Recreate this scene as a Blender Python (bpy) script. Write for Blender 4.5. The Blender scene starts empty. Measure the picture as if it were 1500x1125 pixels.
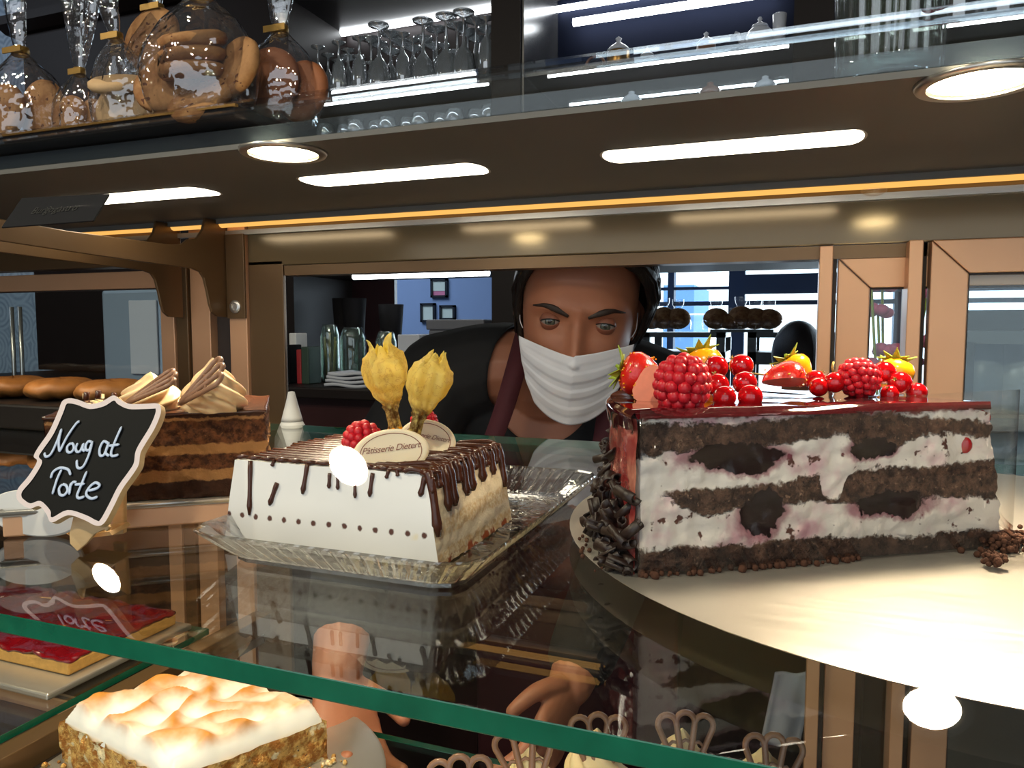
import bpy, bmesh, math, random
from math import sin, cos, pi, radians, sqrt, atan2
from mathutils import Vector, Matrix, noise, Quaternion
random.seed(7)
SC = bpy.context.scene
COL = SC.collection
# ------------------------------------------------------------------ camera
FPX = 1083.0
YAW = radians(20.8)
PITCH = math.atan(82.5 / FPX)
cam_d = bpy.data.cameras.new('camera')
cam = bpy.data.objects.new('camera', cam_d); COL.objects.link(cam)
cam_d.sensor_width = 36.0
cam_d.lens = 36.0 * FPX / 1500.0
cam_d.clip_start = 0.01
cam.rotation_euler = (pi / 2 - PITCH, 0, YAW)
SC.camera = cam
FW = Vector((-sin(YAW) * cos(PITCH), cos(YAW) * cos(PITCH), -sin(PITCH)))
RT = Vector((cos(YAW), sin(YAW), 0)); UP = RT.cross(FW)

def W(px, py, X=None, Y=None, Z=None, D=None):
    """the point of the room seen at a picture position on a given plane"""
    r = FW + RT * ((px - 750) / FPX) - UP * ((py - 562.5) / FPX)
    if X is not None: return r * (X / r.x)
    if Y is not None: return r * (Y / r.y)
    if Z is not None: return r * (Z / r.z)
    return r * D

# ------------------------------------------------------------------ colours and materials
def lin(c):
    c = c / 255.0
    return c / 12.92 if c <= 0.04045 else ((c + 0.055) / 1.055) ** 2.4
def rgb(r, g, b): return (lin(r), lin(g), lin(b), 1.0)
class NT:
    def __init__(s, name):
        s.m = bpy.data.materials.new(name); s.m.use_nodes = True
        s.t = s.m.node_tree; s.t.nodes.clear()
        s.out = s.t.nodes.new('ShaderNodeOutputMaterial')
    def n(s, typ, **kw):
        nd = s.t.nodes.new('ShaderNode' + typ)
        for k, v in kw.items():
            if k.startswith('_'):
                setattr(nd, k[1:], v)
            else:
                s.set(nd, k, v)
        return nd
    def set(s, nd, k, v):
        key = int(k[1:]) if (k[0] == 'i' and k[1:].isdigit()) else k.replace('__', ' ')
        sock = nd.inputs[key]
        if hasattr(v, 'is_output') or isinstance(v, bpy.types.NodeSocket): s.t.links.new(v, sock)
        else: sock.default_value = v
    def link(s, a, b): s.t.links.new(a, b)
    def math(s, op, a, b=0.0, c=None, clamp=False):
        nd = s.t.nodes.new('ShaderNodeMath'); nd.operation = op; nd.use_clamp = clamp
        for i, v in enumerate((a, b) if c is None else (a, b, c)):
            if isinstance(v, bpy.types.NodeSocket): s.t.links.new(v, nd.inputs[i])
            else: nd.inputs[i].default_value = v
        return nd.outputs[0]
    def mix(s, f, a, b):
        nd = s.t.nodes.new('ShaderNodeMix'); nd.data_type = 'RGBA'
        for i, v in ((0, f), (6, a), (7, b)):
            if isinstance(v, bpy.types.NodeSocket): s.t.links.new(v, nd.inputs[i])
            else: nd.inputs[i].default_value = v
        return nd.outputs[2]
    def smooth(s, x, a, b):
        nd = s.t.nodes.new('ShaderNodeMapRange'); nd.interpolation_type = 'SMOOTHSTEP'
        s.t.links.new(x, nd.inputs[0]); 
        for i, v in ((1, a), (2, b)):
            if isinstance(v, bpy.types.NodeSocket): s.t.links.new(v, nd.inputs[i])
            else: nd.inputs[i].default_value = v
        return nd.outputs[0]
    def noise(s, scale, detail=3.0, rough=0.55, vec=None, out=0):
        nd = s.t.nodes.new('ShaderNodeTexNoise')
        nd.inputs['Scale'].default_value = scale; nd.inputs['Detail'].default_value = detail; nd.inputs['Roughness'].default_value = rough
        s.t.links.new(vec if vec is not None else s.obj(), nd.inputs['Vector'])
        return nd.outputs[out]
    def obj(s):
        if not hasattr(s, '_o'): s._o = s.t.nodes.new('ShaderNodeTexCoord')
        return s._o.outputs['Object']
    def curve(s, x, pts):
        nd = s.t.nodes.new('ShaderNodeFloatCurve'); cv = nd.mapping.curves[0]
        s.t.links.new(x, nd.inputs['Value'])
        for i, (a, b) in enumerate(pts):
            if i < 2: p = cv.points[i]; p.location = (a, b)
            else: cv.points.new(a, b)
        for p in cv.points: p.handle_type = 'AUTO'
        nd.mapping.update()
        return nd.outputs[0]
    def bump(s, h, strength=0.3, dist=0.001):
        nd = s.t.nodes.new('ShaderNodeBump'); nd.inputs['Strength'].default_value = strength; nd.inputs['Distance'].default_value = dist
        s.t.links.new(h, nd.inputs['Height']); return nd.outputs[0]
    def bsdf(s, col, rough=0.5, metal=0.0, spec=0.5, normal=None, **kw):
        p = s.t.nodes.new('ShaderNodeBsdfPrincipled')
        for k, v in dict({'Base Color': col, 'Roughness': rough, 'Metallic': metal, 'Specular IOR Level': spec}, **kw).items():
            k = k.replace('__', ' ')
            if isinstance(v, bpy.types.NodeSocket): s.t.links.new(v, p.inputs[k])
            else: p.inputs[k].default_value = v
        if normal is not None: s.t.links.new(normal, p.inputs['Normal'])
        return p.outputs[0]
    def done(s, sh):
        s.t.links.new(sh, s.out.inputs[0]); return s.m
def dim(c, f): return (c[0] * f, c[1] * f, c[2] * f, 1.0)

def mat(name, col, rough=0.5, metal=0.0, var=0.12, scale=40.0, bump=0.0, bscale=None, spec=0.5, bdist=0.001, **kw):
    t = NT(name)
    f = t.noise(scale)
    c = t.mix(f, dim(col, 1 - var), dim(col, 1 + var))
    nrm = t.bump(t.noise(bscale or scale * 4), bump, bdist) if bump else None
    return t.done(t.bsdf(c, rough, metal, spec, nrm, **kw))
def emit(name, col, power):
    t = NT(name)
    f = t.noise(30.0); c = t.mix(f, dim(col, .97), col)
    e = t.n('Emission', Strength=power); t.link(c, e.inputs['Color'])
    return t.done(e.outputs[0])
def thin_glass(name, tint=(1, 1, 1, 1), f0=0.045, rough=0.0, bump=0.0, bscale=30.0, gain=1.0, haze=0.0, hazecol=(.8, .85, .9, 1), refr=0.0, bdist=0.002):
    t = NT(name)
    nrm = t.bump(t.noise(bscale, 2.0), bump, bdist) if bump else None
    lw = t.n('LayerWeight', Blend=0.5)
    if nrm is not None: t.link(nrm, lw.inputs['Normal'])
    p5 = t.math('POWER', lw.outputs['Facing'], 5.0)
    fr = t.math('MULTIPLY_ADD', p5, (1 - f0) * gain, f0 * gain, clamp=True)
    tr = t.n('BsdfTransparent', Color=tint)
    base = tr.outputs[0]
    if refr:
        g = t.n('BsdfRefraction', Color=tint, Roughness=0.02, IOR=1.45)
        if nrm is not None: t.link(nrm, g.inputs['Normal'])
        m = t.n('MixShader', i0=refr); t.link(base, m.inputs[1]); t.link(g.outputs[0], m.inputs[2]); base = m.outputs[0]
    if haze:
        d0 = t.n('BsdfDiffuse', Color=hazecol); d1 = t.n('BsdfTranslucent', Color=hazecol); d = t.n('MixShader', i0=.5); t.link(d0.outputs[0], d.inputs[1]); t.link(d1.outputs[0], d.inputs[2])
        m = t.n('MixShader', i0=haze); t.link(base, m.inputs[1]); t.link(d.outputs[0], m.inputs[2]); base = m.outputs[0]
    gl = t.n('BsdfGlossy', Roughness=rough)
    if nrm is not None: t.link(nrm, gl.inputs['Normal'])
    m = t.n('MixShader'); t.link(fr, m.inputs[0]); t.link(base, m.inputs[1]); t.link(gl.outputs[0], m.inputs[2])
    return t.done(m.outputs[0])

# ------------------------------------------------------------------ mesh building
class MB:
    def __init__(s): s.v = []; s.f = []; s.mi = []; s.cur = 0
    def add(s, vs, fs):
        b = len(s.v); s.v += [Vector(v) for v in vs]
        for f in fs: s.f.append([i + b for i in f]); s.mi.append(s.cur)
        return s
    def box(s, lo, hi):
        (a, b, c), (d, e, f) = lo, hi
        return s.add([(a, b, c), (d, b, c), (d, e, c), (a, e, c), (a, b, f), (d, b, f), (d, e, f), (a, e, f)],
                     [(3, 2, 1, 0), (4, 5, 6, 7), (0, 1, 5, 4), (1, 2, 6, 5), (2, 3, 7, 6), (3, 0, 4, 7)])
    def hexa(s, p):   # bottom 4 (ccw from above), top 4
        return s.add(p, [(3, 2, 1, 0), (4, 5, 6, 7), (0, 1, 5, 4), (1, 2, 6, 5), (2, 3, 7, 6), (3, 0, 4, 7)])
    def prism(s, poly, vec):
        n = len(poly); vec = Vector(vec)
        vs = [Vector(p) for p in poly] + [Vector(p) + vec for p in poly]
        return s.add(vs, [list(range(n))[::-1], list(range(n, 2 * n))] + [(i, (i + 1) % n, n + (i + 1) % n, n + i) for i in range(n)])
    def lathe(s, prof, n=24, M=None, cap=True, ang=None):
        vs = []; fs = []
        for (r, z) in prof:
            for k in range(n):
                a = 2 * pi * k / n; vs.append(Vector((r * cos(a), r * sin(a), z)))
        m = len(prof)
        for j in range(m - 1):
            for k in range(n):
                fs.append((j * n + k, j * n + (k + 1) % n, (j + 1) * n + (k + 1) % n, (j + 1) * n + k))
        if cap:
            if prof[0][0] > 1e-6: fs.append(list(range(n))[::-1])
            if prof[-1][0] > 1e-6: fs.append(list(range((m - 1) * n, m * n)))
        if M is not None: vs = [M @ v for v in vs]
        return s.add(vs, fs)
    def tube(s, pts, r, n=8, closed=False, flat=None, upv=None):
        pts = [Vector(p) for p in pts]; m = len(pts)
        rs = r if isinstance(r, (list, tuple)) else [r] * m
        vs = []; fs = []; prev = None
        for i, p in enumerate(pts):
            if closed: t = pts[(i + 1) % m] - pts[i - 1]
            else: t = pts[min(i + 1, m - 1)] - pts[max(i - 1, 0)]
            if t.length < 1e-9: t = Vector((0, 0, 1))
            t.normalize()
            if upv is not None: a = Vector(upv) - t * Vector(upv).dot(t)
            elif prev is None:
                a = Vector((0, 0, 1)) if abs(t.z) < .9 else Vector((1, 0, 0)); a = a - t * a.dot(t)
            else: a = prev - t * prev.dot(t)
            if a.length < 1e-6: a = t.orthogonal()
            a.normalize(); prev = a; b = t.cross(a)
            for k in range(n):
                an = 2 * pi * k / n
                vs.append(p + a * (cos(an) * rs[i] * (flat if flat else 1)) + b * (sin(an) * rs[i]))
        e = m if closed else m - 1
        for i in range(e):
            for k in range(n):
                j = (i + 1) % m
                fs.append((i * n + k, i * n + (k + 1) % n, j * n + (k + 1) % n, j * n + k))
        if not closed: fs += [list(range(n))[::-1], list(range((m - 1) * n, m * n))]
        return s.add(vs, fs)
    def ball(s, c, r, nu=16, nv=10, M=None):
        c = Vector(c); rr = r if isinstance(r, (list, tuple)) else (r, r, r)
        vs = [Vector((0, 0, rr[2]))]
        for j in range(1, nv):
            p = pi * j / nv
            for k in range(nu):
                a = 2 * pi * k / nu; vs.append(Vector((rr[0] * sin(p) * cos(a), rr[1] * sin(p) * sin(a), rr[2] * cos(p))))
        vs.append(Vector((0, 0, -rr[2]))); L = len(vs) - 1
        fs = [(0, 1 + k, 1 + (k + 1) % nu) for k in range(nu)]
        for j in range(nv - 2):
            o = 1 + j * nu
            fs += [(o + k, o + nu + k, o + nu + (k + 1) % nu, o + (k + 1) % nu) for k in range(nu)]
        o = 1 + (nv - 2) * nu
        fs += [(o + k, L, o + (k + 1) % nu) for k in range(nu)]
        if M is not None: vs = [M @ v for v in vs]
        return s.add([v + c for v in vs], fs)
    def grid(s, nu, nv, fn, closed_u=False):
        vs = [fn(i / (nu - (0 if closed_u else 1)), j / (nv - 1)) for j in range(nv) for i in range(nu)]
        fs = []
        for j in range(nv - 1):
            for i in range(nu if closed_u else nu - 1):
                k = (i + 1) % nu
                fs.append((j * nu + i, j * nu + k, (j + 1) * nu + k, (j + 1) * nu + i))
        return s.add(vs, fs)
    def xf(s, M): s.v = [M @ v for v in s.v]; return s

def wm(o):
    if o.parent is None: return o.matrix_basis.copy()
    return wm(o.parent) @ o.matrix_parent_inverse @ o.matrix_basis
def build(name, mb, m, parent=None, smooth=False, local=False, bevel=0.0, sub=0, solid=0.0, auto=None):
    me = bpy.data.meshes.new(name)
    me.from_pydata([tuple(v) for v in mb.v], [], mb.f)
    ms = m if isinstance(m, (list, tuple)) else [m]
    for x in ms: me.materials.append(x)
    if len(ms) > 1: me.polygons.foreach_set('material_index', mb.mi)
    if smooth: me.polygons.foreach_set('use_smooth', [True] * len(me.polygons))
    bm = bmesh.new(); bm.from_mesh(me); bmesh.ops.recalc_face_normals(bm, faces=bm.faces)
    if auto:
        for e in bm.edges:
            if len(e.link_faces) == 2 and e.calc_face_angle(0) > auto: e.smooth = False
    bm.to_mesh(me); bm.free(); me.update()
    o = bpy.data.objects.new(name, me); COL.objects.link(o)
    if bevel:
        b = o.modifiers.new('b', 'BEVEL'); b.width = bevel; b.segments = 2; b.limit_method = 'ANGLE'; b.angle_limit = radians(40)
    if solid:
        b = o.modifiers.new('s', 'SOLIDIFY'); b.thickness = solid; b.offset = 0
    if sub:
        b = o.modifiers.new('u', 'SUBSURF'); b.levels = sub; b.render_levels = sub
    if parent is not None:
        o.parent = parent
        if not local: o.matrix_parent_inverse = wm(parent).inverted()
    return o
def tag(o, label, cat, group=None, kind=None):
    o['label'] = label; o['category'] = cat
    if group: o['group'] = group
    if kind: o['kind'] = kind
    return o
def struct(o): o['kind'] = 'structure'; return o
def thing(name, loc, label, cat, group=None, rot=(0, 0, 0)):
    o = bpy.data.objects.new(name, None); COL.objects.link(o); o.empty_display_size = .05
    o.location = loc; o.rotation_euler = rot
    return tag(o, label, cat, group)
def kids(o): return [c for c in bpy.data.objects if c.parent == o]
def dup(o, label=None, parent=None):
    c = o.copy(); COL.objects.link(c)
    if parent is not None: c.parent = parent
    for k in kids(o):
        if k is not c: dup(k, None, c)
    if label: c['label'] = label
    return c
def basis(o, x, y, z):
    M = Matrix.Identity(4)
    for i in range(3): M[i][0] = x[i]; M[i][1] = y[i]; M[i][2] = z[i]; M[i][3] = o[i]
    return M
def text_mesh(body, size, shear=0.0, extrude=0.0002, space=1.0):
    cu = bpy.data.curves.new('lettering', 'FONT'); cu.body = body; cu.size = size; cu.shear = shear
    cu.extrude = extrude; cu.align_x = 'CENTER'; cu.align_y = 'CENTER'; cu.space_character = space; cu.resolution_u = 3
    o = bpy.data.objects.new('lettering', cu); COL.objects.link(o)
    dg = bpy.context.evaluated_depsgraph_get()
    me = bpy.data.meshes.new_from_object(o.evaluated_get(dg))
    mb = MB(); mb.add([v.co.copy() for v in me.vertices], [list(p.vertices) for p in me.polygons])
    bpy.data.objects.remove(o); bpy.data.curves.remove(cu); bpy.data.meshes.remove(me)
    return mb
def lerp(a, b, t): return a + (b - a) * t
def nz(p, s=1.0, o=0.0): return noise.noise(Vector(p) * s + Vector((o, o * 1.7, o * .3)))
def smoothpath(pts, k=6):
    pts = [Vector(p) for p in pts]; out = []
    for i in range(len(pts) - 1):
        p0 = pts[max(i - 1, 0)]; p1 = pts[i]; p2 = pts[i + 1]; p3 = pts[min(i + 2, len(pts) - 1)]
        for j in range(k):
            t = j / k
            out.append(.5 * ((2 * p1) + (p2 - p0) * t + (2 * p0 - 5 * p1 + 4 * p2 - p3) * t * t + (3 * p1 - p0 - 3 * p2 + p3) * t ** 3))
    out.append(pts[-1]); return out
# ------------------------------------------------------------------ materials of the case
M_panel = mat('brushed_grey_metal', rgb(104, 102, 98), .55, .0, .06, 12)
M_alu = mat('champagne_aluminium', rgb(222, 170, 130), .38, .35, .05, 25)
M_alu_d = mat('bronze_aluminium', rgb(112, 86, 58), .36, .45, .06, 25)
M_fascia = mat('satin_bronze_sheet', rgb(122, 104, 76), .13, .3, .05, 9)
M_gap = mat('dark_rubber_seal', rgb(52, 40, 34), .6, 0, .1, 60)
M_black = mat('black_laminate', rgb(20, 17, 17), .35, 0, .15, 20)
M_pane = thin_glass('front_glass', (.99, .995, .99, 1), .03, gain=.55)
M_doorpane = thin_glass('door_glass', (.9, .95, .97, 1), .05)
M_shelfglass = thin_glass('shelf_glass', (.96, .975, .955, 1), .05, gain=1.25)
t = NT('green_glass_edge')
f = t.noise(60, 3)
c = t.mix(f, rgb(6, 84, 62), rgb(24, 128, 98))
M_edge = t.done(t.bsdf(c, .12, 0, .6, Transmission__Weight=.25, Coat__Weight=.4))
M_edge2 = mat('pale_ground_edge', rgb(150, 175, 140), .4, 0, .15, 90)
M_steel = mat('satin_steel', rgb(200, 196, 190), .3, .85, .06, 40)
M_strip = emit('warm_white_diffuser', (1.0, .9, .72, 1), 7.0)
M_spot = emit('spot_lens', (1.0, .88, .58, 1), 34.0)
M_amber = emit('amber_tube', (1.0, .50, .12, 1), .8)
M_ceilspot = emit('shop_spot_lens', (1.0, .9, .68, 1), 420.0)
M_clear = thin_glass('clear_plastic', (.97, .97, .97, 1), .06, haze=.06)

# ------------------------------------------------------------------ the display case
ZP = 0.138          # underside of the canopy
YB = 0.78           # plane of the rear frame
HS = -0.12          # top of the upper glass shelf
X0, X1 = -1.75, 0.62
case = thing('display_case', (-.4, .5, -1.3), 'long lit glass pastry display case with bronze metal frames', 'display case')
def part(name, mb, m, **k): return build(name, mb, m, case, **k)
part('canopy_panel', MB().box((X0, .472, ZP), (X1, YB + .03, ZP + .004)), M_panel)
# front pane: slanted glass with a bent top
prof = [(.06, -.31), (.375, .112), (.388, .131), (.402, .1445), (.42, .1525), (.44, .156), (.47, .157), (.81, .157)]
mb = MB()
for k in range(len(prof) - 1):
    (y0, z0), (y1, z1) = prof[k], prof[k + 1]
mb.grid(2, len(prof), lambda u, v: Vector((lerp(X0, X1, u), prof[round(v * (len(prof) - 1))][0], prof[round(v * (len(prof) - 1))][1])))
part('front_pane', mb, M_pane, smooth=False, solid=.005)
# rear fascia, light channel
part('rear_fascia', MB().box((-.661, YB, .079), (X1, YB + .03, ZP)), M_fascia, bevel=.0015)
part('rear_fascia', MB().box((X0, YB, .085), (-.80, YB + .03, ZP)), M_alu_d, bevel=.0015)
part('tube_channel', MB().box((X0, YB - .022, ZP - .006), (X1, YB - .0015, ZP)), M_panel)
part('light_tube', MB().tube([(-.95, YB - .012, ZP - .004), (X1, YB - .012, ZP - .004)], .0062, 10), M_amber, smooth=True)
part('channel_lip', MB().box((X0, YB - .006, ZP - .019), (X1, YB, ZP - .013)), M_steel)
cl = part('tube_clip', MB().lathe([(.011, 0), (.012, .004), (.009, .007), (.0, .008)], 20, basis(Vector((.066, YB - .007, .128)), Vector((1, 0, 0)), Vector((0, 0, .55)), Vector((0, -1, 0)))), M_clear, smooth=True)
# recessed strip lamps
def capsule(xa, xb, yc, w, z, n=10):
    r = w / 2; pts = []
    for k in range(n + 1):
        a = pi / 2 + pi * k / n; pts.append((xa + .011 + .011 * cos(a) , yc + r * sin(a), z))
    for k in range(n + 1):
        a = -pi / 2 + pi * k / n; pts.append((xb - .011 + .011 * cos(a), yc + r * sin(a), z))
    return pts
for (xa, xb) in ((-.775, -.552), (-.437, -.253), (-.148, .044)):
    f = part('strip_lamp', MB().add(capsule(xa - .002, xb + .002, 0.6, .048, ZP - .0004), [list(range(22))]), M_steel)
    build('lamp_diffuser', MB().add(capsule(xa, xb, 0.6, .044, ZP - .0008), [list(range(22))]), M_strip, f)
for x in (-.378, .094):
    d = part('downlight', MB().lathe([(.027, 0), (.0325, 0), (.034, .0025), (.027, .0025)], 36, Matrix.Translation((x, .49, ZP - .0028)), cap=False), M_steel, smooth=True)
    build('lens', MB().lathe([(.0001, -.0012), (.02, -.0008), (.027, .0012)], 36, Matrix.Translation((x, .49, ZP - .0016)), cap=False), M_spot, d, smooth=True)
M_reflhaze = thin_glass('canopy_reflection_haze', (.86, .9, .92, 1), .05, .05, .1, 30, haze=.06, hazecol=(.42, .52, .62, 1))
part('reflection_haze_strip', MB().box((X0, .4715, ZP + .0045), (X1, .4735, .1535)), M_reflhaze)  # added hazy strip imitating the blue grey reflection of the bent glass
# posts and divider
part('post', MB().box((-.690, YB - .004, -.62), (-.662, YB + .03, ZP)), M_alu, bevel=.001)
part('door_jamb', MB().box((-.661, YB, -.62), (-.607, YB + .006, .085)), M_alu_d, bevel=.001)
part('post', MB().box((-.768, YB + .01, -.62), (-.735, YB + .04, ZP)), M_alu, bevel=.001)
part('divider_panel', MB().box((-.734, YB + .022, -.62), (-.691, YB + .03, ZP)), M_gap)
part('head_rail', MB().box((-.606, YB + .002, .066), (X1, YB + .028, .0785)), M_alu_d)
# bracket plates carrying the canopy (profile in the depth plane)
def bracket(x):
    P = [(YB, ZP - .001), (YB, .013), (.755, .0145), (.747, .020), (.743, .030), (.740, .045), (.735, .062), (.729, .069), (.716, .0725), (.64, .0745), (.55, .0775), (.40, .084), (.40, .104), (.55, .098), (.68, .098), (.70, .100), (.71, .107), (.725, .110), (.735, .122), (.74, ZP - .001)]
    b = part('bracket', MB().prism([(x, y, z) for y, z in P], (.004, 0, 0)), M_alu_d, bevel=.0008)
    return b
b1 = bracket(-.695); b2 = bracket(-.775)
fl = build('flange', MB().box((-.690, YB - .008, .012), (-.661, YB - .0045, .120)), M_alu_d, b1, bevel=.0006)
bo = build('bolt', MB().lathe([(.0085, 0), (.0085, .0015), (.0075, .0025), (.005, .003), (.0045, .0012), (.0, .0012)], 20, basis(Vector((-.676, YB - .008, .027)), Vector((1, 0, 0)), Vector((0, 0, 1)), Vector((0, -1, 0)))), M_steel, b1, smooth=True, auto=.6)
# sliding doors on the right of the opening, one on the left section
part('post', MB().box((.0215, YB - .006, -.62), (.0335, YB + .028, .078)), M_alu, bevel=.0008)
part('post', MB().box((.096, YB - .020, -.62), (.1075, YB + .02, .079)), M_alu, bevel=.0008)
part('door_seal', MB().box((.034, YB + .006, -.62), (.0375, YB + .02, .075)), M_gap)
part('door_seal', MB().box((.108, YB + .002, -.62), (.1135, YB + .012, .079)), M_gap)
def sliding_door(xa, xb, y, zt, zb, w, m=M_alu):
    d = part('sliding_door', frame_mb(xa, xb, y, zt, zb, w), m, bevel=.001)
    build('door_pane', MB().box((xa + w - .002, y + .007, zb + w - .002), (xb - w + .002, y + .011, zt - w + .002)), M_doorpane, d)
    build('pane_gasket', frame_mb(xa + w - .0015, xb - w + .0015, y + .004, zt - w + .0015, zb + w - .0015, .003, .006), M_gap, d)
    return d
def frame_mb(xa, xb, y, zt, zb, w, th=.018):
    mb = MB(); g = .0003
    o = [(xa, zb), (xb, zb), (xb, zt), (xa, zt)]; i = [(xa + w, zb + w), (xb - w, zb + w), (xb - w, zt - w), (xa + w, zt - w)]
    for k in range(4):
        l = (k + 1) % 4
        a, b, c, d = o[k], o[l], i[l], i[k]
        cx = (a[0] + b[0] + c[0] + d[0]) / 4; cz = (a[1] + b[1] + c[1] + d[1]) / 4
        def sh(p):   # hairline mitre gap
            dx, dz = cx - p[0], cz - p[1]; L = sqrt(dx * dx + dz * dz)
            return (p[0] + dx / L * g * 1.5, p[1] + dz / L * g * 1.5)
        q = [sh(p) for p in (a, b, c, d)]
        mb.prism([(p[0], y, p[1]) for p in q], (0, th, 0))
    return mb
sliding_door(.0385, .52, YB + .004, .0665, -.60, .0285)
sliding_door(.1145, .60, YB - .016, .0785, -.60, .0300)
sliding_door(-1.35, -.792, YB + .004, .0785, -.60, .0240, M_alu)
part('door_stop', MB().box((-.790, YB + .006, -.62), (-.770, YB + .024, .085)), M_alu_d, bevel=.001)
# lower deck and base
part('base_cabinet', MB().box((X0, .10, -1.3), (X1, YB + .03, -.62)), M_black, bevel=.003)
part('plinth_deck', MB().box((X0, .08, -.62), (X1, YB + .03, -.60)), M_alu_d)
for (xx, lab) in ((-.652, 0),):
    part('divider_rail', MB().box((xx - .012, .20, -.402), (xx + .012, YB, -.378)), M_alu_d, bevel=.001)
# upright shelf carriers at the rear
def shelf(xa, xb, ya, yb, zt, th, label, edgemat=True):
    mb = MB(); mb.cur = 0
    mb.box((xa, ya, zt - th), (xb, yb, zt)); mb.mi[-6:] = [0, 0, 1, 1, 1, 1]
    o = build('glass_shelf', mb, [M_shelfglass, M_edge], None, bevel=.0006)
    return tag(o, label, 'shelf')
shelf(X0 + .05, X1 - .04, .207, .757, HS, .0085, 'upper clear glass shelf with a thick green front edge')
shelf(-.628, X1 - .04, .24, .612, -.40, .006, 'lower glass shelf under the meringue cake')
shelf(X0 + .05, -.668, .24, .70, -.372, .008, 'lower glass shelf beyond the divider rail, under the red fruit cake')
for xx in (-1.3, -.655, .5):
    part('shelf_support', MB().box((xx - .004, .56, HS - .022), (xx + .004, YB, HS - .0088)), M_steel)
    part('shelf_support', MB().box((xx - .004, .57, -.42), (xx + .004, YB, -.4065)), M_steel)
# name tag on the inner left of the canopy
# ------------------------------------------------------------------ the room
M_floor = mat('dark_floor_tile', rgb(70, 60, 52), .35, 0, .2, 6)
M_ceil = mat('dark_ceiling_paint', rgb(70, 62, 56), .8, 0, .05, 8)
M_wallb = mat('dark_brown_wall', rgb(58, 44, 40), .7, 0, .08, 8)
M_bluewall = mat('pale_grey_wall', rgb(150, 170, 205), .8, 0, .04, 8)
t = NT('patterned_wallpaper')
vor = t.n('TexVoronoi', Scale=7.0); t.link(t.obj(), vor.inputs['Vector'])
w1 = t.math('SINE', t.math('MULTIPLY', vor.outputs['Distance'], 42.0))
f = t.math('MULTIPLY_ADD', w1, .5, .5)
f2 = t.math('MULTIPLY', f, t.noise(16, 2))
M_wallpaper = t.done(t.bsdf(t.mix(f2, rgb(160, 178, 196), rgb(96, 116, 140)), .8))
FZ, CZ = -1.3, 1.6
struct(build('floor', MB().box((-6, -2.2, FZ - .1), (4.5, 6.6, FZ)), M_floor))
struct(build('ceiling', MB().box((-6, -2.2, CZ), (4.5, 6.6, CZ + .1)), M_ceil))
struct(build('wall_front', MB().box((-6, -2.3, FZ), (4.5, -2.2, CZ)), M_wallb))
struct(build('wall_left', MB().box((-6.1, -2.3, FZ), (-6, 6.6, CZ)), M_wallb))
struct(build('wall_right', MB().box((4.5, -2.3, FZ), (4.6, 6.6, CZ)), M_wallb))
struct(build('wall_rear', MB().box((-6, 5.5, FZ), (-1.45, 5.6, CZ)), M_bluewall))
# glazed shop front beyond the back bar
M_wframe = mat('blue_grey_window_frame', rgb(84, 106, 144), .5, .2, .05, 10)
def win_wall():
    y = 5.5; xs = [-1.45, -.45, .1, 1.9, 3.1, 4.5]
    zs = [FZ, -.7, .30, .52, .95, CZ]
    m = build('window_1', MB().box((-1.45, y, FZ), (-1.37, y + .1, CZ)), M_wframe); struct(m)
    for i, x in enumerate((-.87, -.44, .62, 1.6, 2.9, 4.42)):
        w = .11 if i == 1 else .045
        o = build('mullion', MB().box((x, y, FZ), (x + w, y + .1, CZ)), M_wframe, m)
    for z, h in ((FZ, .35), (.16, .03), (.42, .06), (1.2, .06)):
        build('transom', MB().box((-1.37, y + .01, z), (4.42, y + .09, z + h)), M_wframe, m)
    build('blind_box', MB().box((-.34, y - .05, .235), (1.9, y + .01, .37)), M_wframe, m)
    build('transom', MB().box((-1.37, y + .01, .275), (-.44, y + .09, .295)), M_wframe, m)
    build('glazing', MB().box((-1.37, y + .045, FZ + .35), (4.42, y + .05, CZ)), M_doorpane, m)
win_wall()
M_ext = mat('blue_house_render', rgb(120, 165, 220), .8, 0, .08, 3)
M_ext2 = mat('grey_street', rgb(150, 150, 150), .8, 0, .08, 3)
struct(build('wall_counter', MB().box((-.73, 2.0, FZ), (3.2, 2.06, -.20)), M_wallb))
struct(build('ground_outside', MB().box((-8, 5.7, FZ - .2), (9, 16, FZ - .1)), M_ext2))
ex = build('neighbouring_house', MB().box((-1.80, 11, FZ - .1), (-1.36, 13, .62)), M_ext); tag(ex, 'blue house wall out beyond the far window', 'house')
# daylight
wd = bpy.data.worlds.new('sky'); SC.world = wd; wd.use_nodes = True
bg = wd.node_tree.nodes['Background']; bg.inputs[0].default_value = (.80, .91, 1.0, 1); bg.inputs[1].default_value = 2.6
# ------------------------------------------------------------------ lights
def area(name, loc, size, power, col, rot=(0, 0, 0), sy=None):
    l = bpy.data.lights.new(name, 'AREA'); l.energy = power; l.color = col; l.size = size
    if sy: l.shape = 'RECTANGLE'; l.size_y = sy
    o = bpy.data.objects.new(name, l); o.location = loc; o.rotation_euler = rot; COL.objects.link(o); return o
def spot(name, loc, target, power, col, ang, blend=.6, rad=.02):
    l = bpy.data.lights.new(name, 'SPOT'); l.energy = power; l.color = col; l.spot_size = radians(ang); l.spot_blend = blend; l.shadow_soft_size = rad
    o = bpy.data.objects.new(name, l); o.location = loc
    o.rotation_euler = (Vector(target) - Vector(loc)).to_track_quat('-Z', 'Y').to_euler(); COL.objects.link(o); return o
WARM = (1.0, .80, .55)
spot('downlight_beam', (.088, .49, ZP - .006), (.11, .35, -.12), 7.0, WARM, 120, .8)
spot('downlight_beam', (-.387, .49, ZP - .006), (-.40, .44, -.35), 7.5, WARM, 120, .8)
spot('downlight_beam', (-.862, .49, ZP - .006), (-.86, .44, -.35), 2.6, WARM, 120, .8)
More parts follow.
